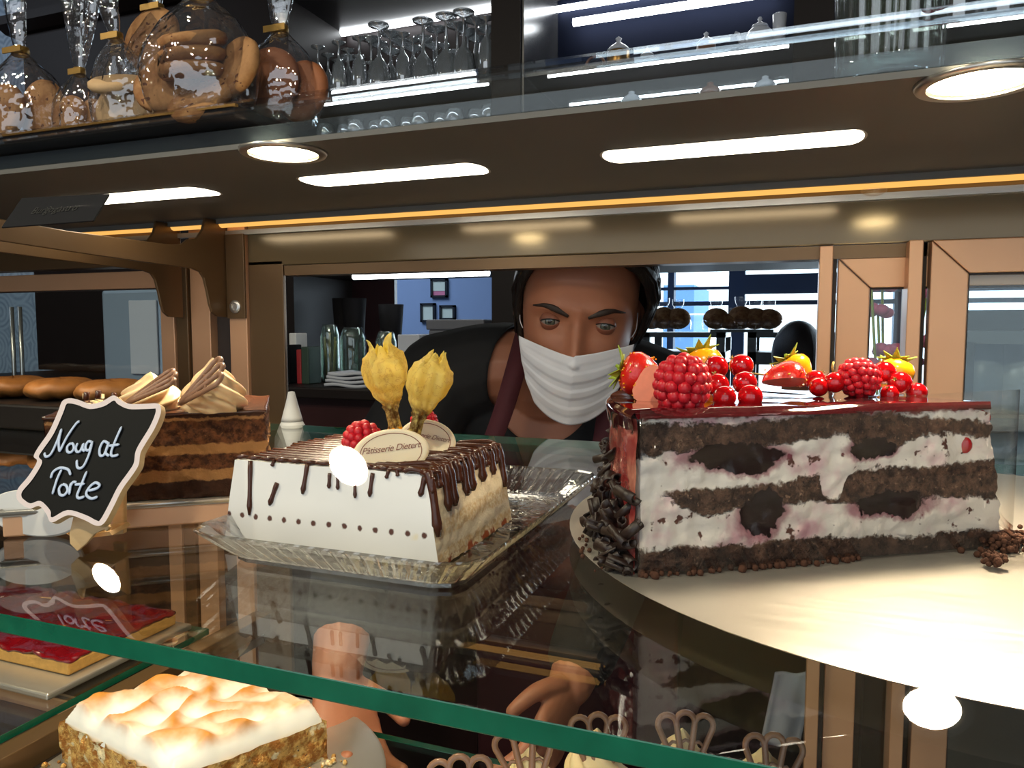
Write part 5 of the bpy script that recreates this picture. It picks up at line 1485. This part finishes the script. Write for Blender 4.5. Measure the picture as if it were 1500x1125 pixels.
for k, (px, lab) in enumerate(((925, 'leftmost of three small pots imitating the doubled teapots in the canopy glass'), (1040, 'middle one of three small pots imitating the doubled teapots in the canopy glass'), (1120, 'small pot nearest the right upright, imitating the doubled teapots in the canopy glass'))):  # added small pots stand in for the refracted second image
    x = W(px, 150, Y=2.1).x
    o = build('doubled_pot', MB().lathe([(.02, 0), (.03, .012), (.03, .032), (.022, .042), (.008, .05), (.009, .056), (0, .06)], 20), [M_porc, M_brass][k == 1], None, True); o.location = (x, 2.10, .600); tag(o, lab, 'pot', 'doubled pot images below the lit shelf')
# spirits bottles with labels
def bottle(px, Yb, z, text, colm, tcol, label, r=.05):
    x = W(px, 20, Y=Yb).x; o = thing('liquor_bottle', (x, Yb, z), label, 'bottle', 'liquor bottles on the bar shelf')
    build('bottle_body', MB().lathe([(r * .9, 0), (r, .01), (r, .17), (r * .8, .2), (.018, .24), (.016, .30), (.018, .305), (0, .305)], 28), M_gl, o, True, True)
    ang = atan2(-Yb, -x)
    n = 16; vs = []
    for k in range(n + 1):
        a = ang - .95 + 1.9 * k / n
        hgt = .075 + .014 * cos((k / n - .5) * pi)
        for zz in (.0, hgt): vs.append(((r + .0008) * cos(a), (r + .0008) * sin(a), zz + .058))
    build('paper_label', MB().add(vs, [(2 * k, 2 * k + 2, 2 * k + 3, 2 * k + 1) for k in range(n)]), colm, o, local=True, solid=.0006)
    tm = text_mesh(text, .030, 0, .0002, 1.0)
    vv = []
    for v in tm.v:
        a = ang + v.x / r; rr = r + .0016 + v.z; vv.append(Vector((rr * cos(a), rr * sin(a), .100 + v.y)))
    tm.v = vv
    build('label_lettering', tm, tcol, o, local=True)
M_navy = mat('navy_label', rgb(22, 26, 44), .6, 0, .1, 60); M_plum = mat('plum_label', rgb(30, 18, 44), .6, 0, .1, 60)
M_white = mat('white_print', rgb(230, 232, 236), .6, 0, .03, 60); M_goldp = mat('gold_print', rgb(214, 166, 60), .5, .2, .1, 60)
bottle(1402, 2.10, .717, 'CAMPARI', M_navy, M_white, 'clear liquor bottle with a navy label lettered in white')
bottle(1466, 2.10, .717, 'PAOL', M_plum, M_goldp, 'clear liquor bottle with a plum label lettered in gold')
# wallpapered wall behind
struct(build('wall_back', MB().box((-5.9, 2.36, FZ), (-2.55, 2.46, CZ)), M_wallpaper)); 
# counter below
bp('counter_top', MB().box((-2.7, YF - .30, -.195), (-.74, YR + .1, -.165)), M_bar, bevel=.004)
bp('counter_front', MB().box((-2.7, YF - .26, -1.3), (-.76, YR, -.195)), M_wine)
bp('splash_panel', MB().box((-2.7, YR + .06, -.165), (W(578, 440, Y=YR + .06).x, YR + .08, .19)), M_wine)
CZT = -.165
M_blackp = mat('black_plastic', rgb(9, 8, 10), .7, 0, .2, 30, spec=.08)
for (px, Yb, lab) in ((505, 2.12, 'tall black cup stack on the counter, left one of the touching pair'), (519, 2.10, 'tall black cup stack on the counter, right one of the touching pair'), (573, 2.06, 'tall black cup stack standing alone on the counter near the grey wall')):
    x = W(px, 480, Y=Yb).x; top = W(px, 437 if px < 540 else 446, Y=Yb).z
    o = build('cup_stack', MB().lathe([(.028, 0), (.030, .1), (.040, top - CZT), (.036, top - CZT), (.03, .1), (0, .1)], 22), M_blackp, None, True); o.location = (x, Yb, CZT); tag(o, lab, 'cups', 'black cup stacks on the counter')
M_jar = thin_glass('green_tinted_glass', (.72, .82, .76, 1), .08, 0, .03, 20, 1.4, haze=.05)
def jar(px, Yb, w, ytop, label, name='glass_jar'):
    x = W(px, 540, Y=Yb).x; top = W(px, ytop, Y=Yb).z - CZT; r = w / 2
    o = build(name, MB().lathe([(r * .9, 0.0005), (r, .02), (r, top * .8), (r * .8, top * .95), (r * .7, top)], 22), M_jar, None, True, solid=.003); o.location = (x, Yb, CZT); return tag(o, label, 'jar', 'glass jars on the counter')
jar(518, 1.92, .075, 480, 'round clear glass jar on the counter in front of the black cup pair')
jar(484, 1.92, .055, 476, 'clear glass jar holding pale sticks on the counter')
jar(566, 1.96, .060, 486, 'low clear glass jar in front of the single black cup stack')
mb = MB()
x = W(484, 520, Y=1.92).x
for k in range(7): mb.tube([(x + .012 * cos(k), 1.92 + .012 * sin(k), CZT + .004), (x + .022 * cos(k + .3), 1.92 + .02 * sin(k), CZT + .125 + .012 * (k % 3))], .0035, 6)
o = build('wooden_stirrers', mb, M_woodl, None, True); o['kind'] = 'stuff'; tag(o, 'bunch of pale wooden sticks in the clear jar', 'sticks', kind='stuff')
a, b = W(484, 556, Z=CZT), W(560, 556, Z=CZT)
M_linen = mat('white_linen', rgb(190, 194, 206), .9, 0, .05, 40, .2, 300)
xa = W(482, 545, Y=1.76).x; xb = W(548, 545, Y=1.76).x
for k in range(4):
    o = build('folded_cloth', MB().grid(16, 10, lambda u, v: Vector((lerp(xa, xb, u) + .004 * k, 1.735 + .12 * v, CZT + .006 + .0105 * k + .0025 * sin(u * 7 + k)))), M_linen, None, True, solid=.008)
    tag(o, ('white folded cloth at the bottom of the stack on the counter', 'white folded cloth second from the bottom of the counter stack', 'white folded cloth third from the bottom of the counter stack', 'white folded cloth on top of the counter stack')[k], 'cloth', 'folded cloths on the counter')
M_grey = mat('grey_plastic_box', rgb(96, 98, 108), .45, 0, .06, 30)
def boxthing(name, xa, xb, ya, yb, za, zb, m, label, cat, lidh=.02):
    o = thing(name, ((xa + xb) / 2, (ya + yb) / 2, za), label, cat)
    build('box_body', MB().box((xa, ya, za), (xb, yb, zb - lidh)), m, o, bevel=.004)
    build('lid', MB().box((xa - .006, ya - .006, zb - lidh), (xb + .006, yb + .006, zb)), m, o, bevel=.004)
    return o
p0, p1 = W(628, 520, Y=1.95).x, W(735, 520, Y=1.95).x
boxthing('storage_box', p0, min(p1, -.83), 1.95, 2.2, CZT, W(680, 468, Y=1.95).z, M_grey, 'grey lidded storage box on the counter behind the shoulder of the masked person', 'box', .03)
o = build('paper_stack', MB().box((W(590, 520, Y=1.93).x, 1.9, CZT), (W(622, 520, Y=1.93).x, 2.1, W(600, 490, Y=1.93).z)), M_linen, None, bevel=.003); tag(o, 'pale stack of papers beside the grey storage box', 'papers')
M_red = mat('red_packaging', rgb(150, 30, 34), .5, 0, .2, 40); M_greenp = mat('dark_green_packaging', rgb(40, 60, 48), .5, 0, .2, 40)
for (pa, pb, yt, m, lab) in ((417, 424, 505, M_blackp, 'black carton at the left end of the counter clutter'), (424, 434, 488, M_paper, 'white box at the back of the counter clutter by the frame'), (434, 441, 512, M_red, 'small red packet in the counter clutter beside the frame'), (441, 452, 508, M_greenp, 'dark green packet in the counter clutter')):
    yy = 1.80 if m is not M_paper else 1.95
    o = build('packet', MB().box((W(pa, 530, Y=yy).x, yy, CZT), (W(pb, 530, Y=yy).x, yy + .06, W(pa, yt, Y=yy).z)), m, None, bevel=.003); tag(o, lab, 'packet', 'packets on the counter')
# pictures on the far wall
M_frameb = mat('black_picture_frame', rgb(24, 24, 30), .4, 0, .1, 30); M_print = mat('pale_print', rgb(226, 232, 216), .7, 0, .1, 20); M_print2 = mat('pink_print', rgb(226, 130, 160), .7, 0, .2, 12)
for (xa, ya, xb, yb, m, lab) in ((617, 444, 638, 472, M_print, 'framed pale print on the far wall, left of the lower pair'), (645, 447, 667, 469, M_print, 'framed pale print on the far wall, right of the lower pair'), (632, 408, 656, 436, M_print2, 'framed picture hanging highest on the far wall')):
    P0, P1 = W(xa, yb, Y=5.49), W(xb, ya, Y=5.49)
    o = thing('picture_frame', ((P0.x + P1.x) / 2, 5.49, P0.z), lab, 'picture', 'pictures on the far wall')
    g = .018
    mb = MB(); mb.box((P0.x, 5.47, P0.z), (P0.x + g, 5.5, P1.z)); mb.box((P1.x - g, 5.47, P0.z), (P1.x, 5.5, P1.z)); mb.box((P0.x, 5.47, P0.z), (P1.x, 5.5, P0.z + g)); mb.box((P0.x, 5.47, P1.z - g), (P1.x, 5.5, P1.z))
    build('frame_moulding', mb, M_frameb, o); build('print', MB().box((P0.x + g, 5.485, P0.z + g), (P1.x - g, 5.498, P1.z - g)), m, o)
    if m is M_print2:
        build('upper_print', MB().box((P0.x + g, 5.482, lerp(P0.z, P1.z, .35)), (P1.x - g, 5.4845, P1.z - g)), M_print, o)
# service ledge with squeeze bottle
build('service_ledge', MB().box((-.606, YB + .032, -.172), (-.40, YB + .17, -.160)), M_alu, case, bevel=.002)
p = W(429, 668, Z=-.160)
sq = thing('squeeze_bottle', (p.x, p.y, -.160), 'white conical squeeze bottle standing in the left corner of the rear opening', 'bottle')
build('bottle_body', MB().lathe([(.014, 0), (.016, .004), (.0155, .018), (.011, .03), (.009, .034)], 22), M_paper, sq, True, True)
sq.scale = (1.4, 1.4, 1.3)
build('nozzle', MB().lathe([(.0095, .034), (.0085, .038), (.0055, .05), (.0028, .062), (0, .0625)], 18), M_paper, sq, True, True)
# racks with bagged cookies before the window
M_rack = mat('grey_green_metal', rgb(84, 92, 96), .4, .5, .05, 20)
M_bagc = thin_glass('cellophane', (.99, .99, .99, 1), .06, .02, .6, 45, 1.6, haze=.012)
t = NT('baked_cookie')
cc = t.mix(t.smooth(t.noise(60, 4), .35, .65), rgb(134, 90, 52), rgb(166, 122, 78)); cc = t.mix(t.smooth(t.noise(150, 2), .66, .70), cc, rgb(90, 52, 34))
M_cookie = t.done(t.bsdf(cc, .8, 0, .3, t.bump(t.noise(120, 4), .5, .002)))
def rack(xa, xb, y, z, label):
    o = thing('display_rack', ((xa + xb) / 2, y, FZ), label, 'rack', 'racks before the window')
    build('shelf', MB().box((xa, y, z - .03), (xb, y + .35, z - .008)), M_rack, o)
    build('shelf', MB().box((xa, y, z - .14), (xb, y + .35, z - .09)), M_rack, o)
    build('shelf', MB().box((xa, y, z - .62), (xb, y + .35, z - .59)), M_rack, o)
    for x in (xa, xb - .035):
        for yy in (y, y + .315): build('post', MB().box((x, yy, FZ), (x + .035, yy + .035, z - .008)), M_rack, o)
xa, xb = W(940, 490, Y=3.2).x, W(1062, 490, Y=3.2).x; xc, xd = W(1095, 490, Y=3.2).x, W(1240, 490, Y=3.2).x
rz_ = W(1080, 484, Y=3.2).z
rack(xa, xb, 3.2, rz_, 'grey metal rack before the window nearest the masked person'); rack(xc, xd, 3.2, rz_, 'grey metal rack before the window beside the seated person')
o = build('rack_tray', MB().box((W(1040, 486, Y=3.22).x, 3.22, rz_ - .008), (W(1133, 486, Y=3.22).x, 3.5, rz_ + .004)), M_rack, None); tag(o, 'flat tray bridging the two racks under the cookie bags', 'tray')
def small_bag(px, ytop, label, w=.055):
    x = W(px, 470, Y=3.28).x; h = W(px, ytop, Y=3.28).z - rz_
    o = thing('cookie_bag', (x, 3.28, rz_ + .004), label, 'cookie bag', 'small cookie bags before the window')
    build('filling', MB().ball((0, 0, h * .36), (w, w * .8, h * .36), 14, 10), M_cookie, o, True, True)
    build('wrapper', MB().grid(20, 12, lambda u, v: Vector((lerp_w(v) * w * cos(u * 2 * pi), lerp_w(v) * w * .8 * sin(u * 2 * pi), h * v * 1.0)), True), M_bagc, o, True, True)
def lerp_w(v): return [1.02, 1.08, 1.05, .9, .62, .25, .18, .3, .42, .46][min(9, int(v * 9.99))]
for px, yt, lab in ((955, 440, 'small bag of cookies on the left rack, leftmost against the window'), (972, 438, 'small bag of cookies on the left rack between two others'), (993, 440, 'small bag of cookies at the right end of the left rack'),
                    (1049, 440, 'small bag of cookies at the left end of the bridging tray'), (1070, 452, 'small bag of cookies second on the bridging tray'), (1085, 436, 'tallest small bag of cookies on the bridging tray'), (1106, 440, 'small bag of cookies right of the tallest on the bridging tray'), (1126, 442, 'small bag of cookies at the right end of the bridging tray')):
    small_bag(px, yt, lab)
# shelving with mugs behind the right sliding door
mg_ = thing('mug_shelf', (.55, 1.25, FZ), 'grey shelving unit with mugs behind the right sliding door', 'shelving')
M_sh = mat('grey_shelf_laminate', rgb(104, 108, 108), .5, 0, .06, 20); M_shd = mat('dark_grey_board', rgb(56, 60, 60), .6, 0, .06, 20)
S0, S1 = W(1405, 490, Y=1.2).x, W(1405, 490, Y=1.2).x + .75
build('back_board', MB().box((S0, 1.46, FZ), (S1, 1.48, .03)), M_shd, mg_)
for zc in (W(1450, 485, Y=1.2).z, W(1450, 612, Y=1.2).z, W(1450, 748, Y=1.2).z, -.8):
    build('shelf_board', MB().box((S0, 1.2, zc - .018), (S1, 1.46, zc)), M_sh, mg_)
for x in (S0, S1 - .02): build('side_board', MB().box((x, 1.2, FZ), (x + .02, 1.46, .03 if x > S0 else -.02)), M_shd, mg_)
M_mug = mat('grey_white_stoneware', rgb(150, 154, 152), .35, 0, .05, 30)
def mug(px, z, label):
    x = W(px, 560, Y=1.27).x
    o = thing('mug', (x, 1.275, z), label, 'mug', 'mugs behind the right sliding door')
    build('mug_body', MB().lathe([(.030, .0005), (.037, .006), (.037, .105), (.034, .105), (.033, .01), (0, .008)], 24), M_mug, o, True, True)
    build('handle', MB().tube(smoothpath([(.036, 0, .085), (.06, 0, .078), (.06, 0, .035), (.036, 0, .022)], 5), .005, 8), M_mug, o, True, True)
z1, z2 = W(1450, 612, Y=1.2).z, W(1450, 748, Y=1.2).z
mug(1432, z1, 'grey mug on the upper row behind the door pane, nearest the frame'); mug(1496, z1, 'grey mug on the upper row behind the door pane, farther from the frame')
mug(1440, z2, 'grey mug on the lower row behind the door pane, nearest the frame'); mug(1505, z2, 'grey mug on the lower row behind the door pane, farther from the frame')
# flowers glimpsed behind the narrow pane
fv = thing('flower_vase', (W(1305, 560, Y=1.75).x, 1.75, -.45), 'clear vase with pink flowers behind the narrow sliding door pane', 'vase')
build('vase_body', MB().lathe([(.03, 0), (.035, .05), (.05, .30), (.048, .30), (.033, .05), (0, .01)], 20), M_jar, fv, True, True)
st_tab = thing('side_table', (W(1305, 560, Y=1.75).x, 1.78, FZ), 'small dark side table carrying the vase of pink flowers', 'table')
build('table_top', MB().box((-.16, -.16, .82), (.16, .16, .85)), M_bar, st_tab, local=True); build('leg', MB().box((-.03, -.03, .02), (.03, .03, .82)), M_bar, st_tab, local=True); build('base', MB().box((-.13, -.13, 0), (.13, .13, .02)), M_bar, st_tab, local=True)
M_pink = mat('pink_petal', rgb(226, 110, 150), .6, 0, .3, 60, Subsurface__Weight=.2, Subsurface__Scale=.01)
rnd = random.Random(5); mb = MB(); mb2 = MB()
for k in range(12):
    a = rnd.random() * 6.28; r = rnd.uniform(.01, .09); tip = Vector((r * cos(a), r * sin(a), .34 + rnd.random() * .26))
    mb2.tube([(0, 0, .02), tip * .6, tip], .003, 5)
    fl_ = build('blossom', (lambda m_: [m_.ball(tip + Vector((.016 * cos(q), .016 * sin(q), .006 * (q % 2))), (.016, .016, .012), 8, 6) for q in (0, 1.25, 2.5, 3.75, 5)] and m_)(MB()), M_pink, fv, True, True)
build('stems', mb2, M_leaf, fv, True, True)
# ------------------------------------------------------------------ things on top of the case
ZTOP = .1596
M_bagt = thin_glass('crisp_cellophane', (.97, .97, .975, 1), .09, .03, 1.0, 55, 2.4, haze=.03, hazecol=(.8, .85, .95, 1), bdist=.006)
M_goldtie = mat('gold_foil_band', rgb(150, 118, 60), .3, .7, .1, 80)
o = build('bag_tray', MB().box((-.99, .462, ZTOP + .0005), (-.40, .60, ZTOP + .010)), M_bar, None, bevel=.002); tag(o, 'thin dark tray with gilded rim under the cellophane cookie bags', 'tray')
build('gilded_rim', MB().box((-.992, .460, ZTOP + .0072), (-.398, .4635, ZTOP + .0092)), M_gold, o)
zb_ = ZTOP + .0105
def cookie_mb(r, th): return MB().lathe([(0, -th / 2), (r * .9, -th / 2), (r, -th * .15), (r * .97, th * .25), (r * .8, th / 2), (0, th * .55)], 26)
def bag(px, Yb, hw, hneck, htop, lean, wtop, label, cookies, bandw=1.0):
    x = W(px, 170, Y=Yb).x; o = thing('cookie_bag', (x, Yb, zb_), label, 'cookie bag', 'cellophane cookie bags on top of the case')
    prof = [(0, .86), (.12, 1.0), (.35, 1.03), (.55, .96), (.75, .70), (.92, .32), (1.0, .17)]
    def R(s):
        for (a, ra), (b, rb) in zip(prof, prof[1:]):
            if s <= b: return lerp(ra, rb, (s - a) / (b - a))
        return .17
    def wob_(u, z): return 1 + .10 * nz((cos(u * 6.283) * 2.2, sin(u * 6.283) * 2.2, z * 26 + px)) + .03 * cos(u * 6.283 * 9)
    def lx(z): return lean * max(0, z - hneck * .6)
    build('wrapper', MB().grid(56, 22, lambda u, v: Vector((R(v) * hw * wob_(u, v * hneck) * cos(u * 2 * pi) + lx(v * hneck), R(v) * hw * .72 * wob_(u, v * hneck) * sin(u * 2 * pi), v * hneck)), True), M_bagt, o, True, True)
    def top(u, v):
        z = hneck + (htop - hneck) * v; s = u * 2 * pi
        fl = 1 + (.25 * v) * cos(s * 4 + px) ; rr = lerp(.15 * hw, wtop, v ** .7)
        return Vector((rr * fl * cos(s) + lx(z), rr * .45 * fl * sin(s), z + .012 * v * cos(s * 3 + px * .7)))
    build('gathered_top', MB().grid(40, 10, top, True), M_bagt, o, False, True)
    build('gold_band', MB().lathe([(hw * .20, -.003), (hw * .215, 0), (hw * .20, .004)], 16, Matrix.Translation((lx(hneck), 0, hneck)) @ Matrix.Diagonal((1, .8, bandw, 1)), cap=False), M_goldtie, o, True, True, solid=.0006)
    build('band_bow', MB().box((lx(hneck) - hw * .30, -hw * .22, hneck - .0026), (lx(hneck) + hw * .30, -hw * .19, hneck + .0026)), M_goldtie, o, local=True)
    n_, clab = cookies[0], cookies[1]
    for i, (cx, cy, cz, r, th, rx, ry) in enumerate(n_):
        c = build('cookie', cookie_mb(r, th), cookies[2], None, True); c.location = Vector((x + cx, Yb + cy, zb_ + cz)); c.rotation_euler = (rx, ry, 0)
        tag(c, clab, 'cookie', clab)
    return o
M_cookie2 = mat('ginger_cookie', rgb(136, 78, 40), .7, 0, .2, 70, .3, 150); M_cookie3 = mat('pale_shortbread', rgb(190, 156, 112), .75, 0, .12, 80, .3, 160)
bag(38, .50, .040, .085, .20, -.10, .020, 'cellophane bag of tan cookies at the left end of the tray', ([(-.016, -.010, .030, .026, .010, 1.45, .2), (.016, .004, .032, .028, .010, 1.5, -.25), (.0, .018, .03, .027, .01, 1.5, 0)], 'tan cookie standing in the leftmost cellophane bag', M_cookie))
bag(117, .505, .026, .060, .135, .08, .020, 'smallest cellophane bag of cookies, between two taller bags', ([(-.008, -.004, .022, .019, .009, 1.4, .3), (.010, .004, .02, .018, .009, 1.45, -.3)], 'tan cookie in the smallest cellophane bag', M_cookie))
bag(184, .50, .032, .082, .20, -.25, .022, 'cellophane bag with pale biscuits left of the big round bag', ([(.0, -.008, .040, .023, .009, .45, .2), (-.008, -.004, .022, .020, .009, 1.4, .1), (.012, 0, .022, .020, .009, 1.3, -.3)], 'pale biscuit in the bag left of the big one', M_cookie3))
bag(296, .49, .052, .098, .21, .05, .036, 'big cellophane bag with a stack of round cookies in the middle of the tray', ([(.004, -.012, .058, .027, .011, .35, 0), (.004, -.012, .046, .027, .011, .25, 0), (.004, -.012, .034, .027, .011, .2, 0), (-.030, 0, .038, .028, .010, 1.2, .5), (-.024, -.014, .026, .026, .010, 1.1, .6), (.036, -.002, .036, .027, .010, 1.2, -.6), (.012, -.012, .014, .03, .011, .9, 0)], 'round cookie in the big middle cellophane bag', M_cookie))
bag(234, .535, .036, .118, .22, 0, .024, 'cellophane bag with one large cookie behind the big bag', ([(0, -.006, .090, .030, .011, 1.35, .1), (0, .006, .034, .028, .011, 1.4, .1)], 'large cookie standing in the bag behind the big one', M_cookie))
bag(410, .53, .036, .078, .165, .06, .024, 'cellophane bag of ginger brown cookies at the right end of the tray', ([(-.006, -.008, .034, .031, .011, 1.4, .1), (.020, .004, .028, .026, .010, 1.45, -.4)], 'ginger brown cookie in the rightmost cellophane bag', M_cookie2))
p = W(1303, 112, Z=ZTOP)
M_vase = thin_glass('ribbed_vase_glass', (.86, .9, .88, 1), .10, .02, .1, 60, 1.8, haze=.05, hazecol=(.75, .8, .78, 1), refr=.3)
vz = thing('ribbed_vase', (p.x, p.y + .01, ZTOP), 'ribbed clear glass vase with green stems on the right end of the case top', 'vase')
def vf(u, v):
    s = v * 2
    a = u * 2 * pi; rib = 1 + .035 * cos(22 * a)
    return Vector(((.029 + .006 * v) * rib * cos(a), (.029 + .006 * v) * rib * sin(a), .18 * v))
build('vase_body', MB().grid(132, 14, vf, True), M_vase, vz, True, True, solid=.003)
build('vase_foot', MB().lathe([(0, .0005), (.028, .0005), (.029, .003), (.0285, .009), (0, .009)], 44), M_vase, vz, True, True)
mb = MB(); rnd = random.Random(3)
for k in range(9):
    a = k * .7; mb.tube([(.012 * cos(a), .012 * sin(a), .012), (.014 * cos(a + 1), .014 * sin(a + 1), .1), (.02 * cos(a + 1.4), .02 * sin(a + 1.4), .24)], .0026, 6)
M_stalk = mat('green_flower_stalk', rgb(66, 92, 34), .5, 0, .25, 60)
build('stems', mb, M_stalk, vz, True, True)
# tag fixed to the front pane at the left, its lettering faint
tg = thing('price_tag', W(70, 300, Z=.125), 'dark price tag with faint lettering held against the canopy at the left', 'tag')
gn = Vector((0, -.8, .6)); gp = Vector((0, .375, .112)) - gn * .006
def onpane(px, py): d = W(px, py, D=1.0); return d * (gp.dot(gn) / d.dot(gn))
Pq = [onpane(x, y) for x, y in ((2, 333), (136, 323), (160, 284), (32, 290))]
M_tag = mat('dark_slate_card', rgb(30, 30, 34), .7, 0, .08, 40, spec=.1)
build('card', MB().prism(Pq, -gn * .001), M_tag, tg)
tm = text_mesh('Burgogastro', .0085, .1, .0001); xd_ = (Pq[1] - Pq[0]).normalized(); yd_ = (Pq[3] - Pq[0]); yd_ = (yd_ - xd_ * yd_.dot(xd_)).normalized()
tm.xf(basis((Pq[0] + Pq[1] + Pq[2] + Pq[3]) / 4 + gn * .0004, xd_, yd_, xd_.cross(yd_)))
build('faint_lettering', tm, mat('charcoal_ink', rgb(12, 12, 15), .6, 0, .1, 40), tg)

# pale block added to imitate the bluish reflections in the left sliding door
xa = W(150, 500, Y=1.45).x; xb = W(238, 500, Y=1.45).x
M_reflblock = mat('pale_blue_reflection', rgb(150, 166, 186), .35, .2, .06, 8)
ap = thing('door_reflection_block', ((xa + xb) / 2, 1.5, -.30), 'pale blue grey block imitating a reflection in the left sliding door pane', 'block')
build('block_body', MB().box((xa, 1.45, -.30), (xb, 1.75, .10)), M_reflblock, ap, bevel=.01)
build('front_panel', MB().box((lerp(xa, xb, .5), 1.443, -.12), (lerp(xa, xb, .95), 1.449, .07)), M_linen, ap, bevel=.002)
cn = build('low_cupboard', MB().box((xa - .9, 1.40, FZ), (xb + .1, 1.80, -.302)), M_bar, None, bevel=.004); tag(cn, 'low black cupboard carrying the pale block behind the left sliding door', 'cupboard')
for k, px in enumerate((18, 30)):
    x = W(px, 500, Y=1.5).x
    o = build('steel_rod', MB().tube([(x, 1.5, -.30), (x + .004, 1.5, .06)], .006, 10), M_steel, None, True); tag(o, ('left one of two upright steel rods beyond the left door pane', 'right one of two upright steel rods beyond the left door pane')[k], 'rod', 'upright steel rods')
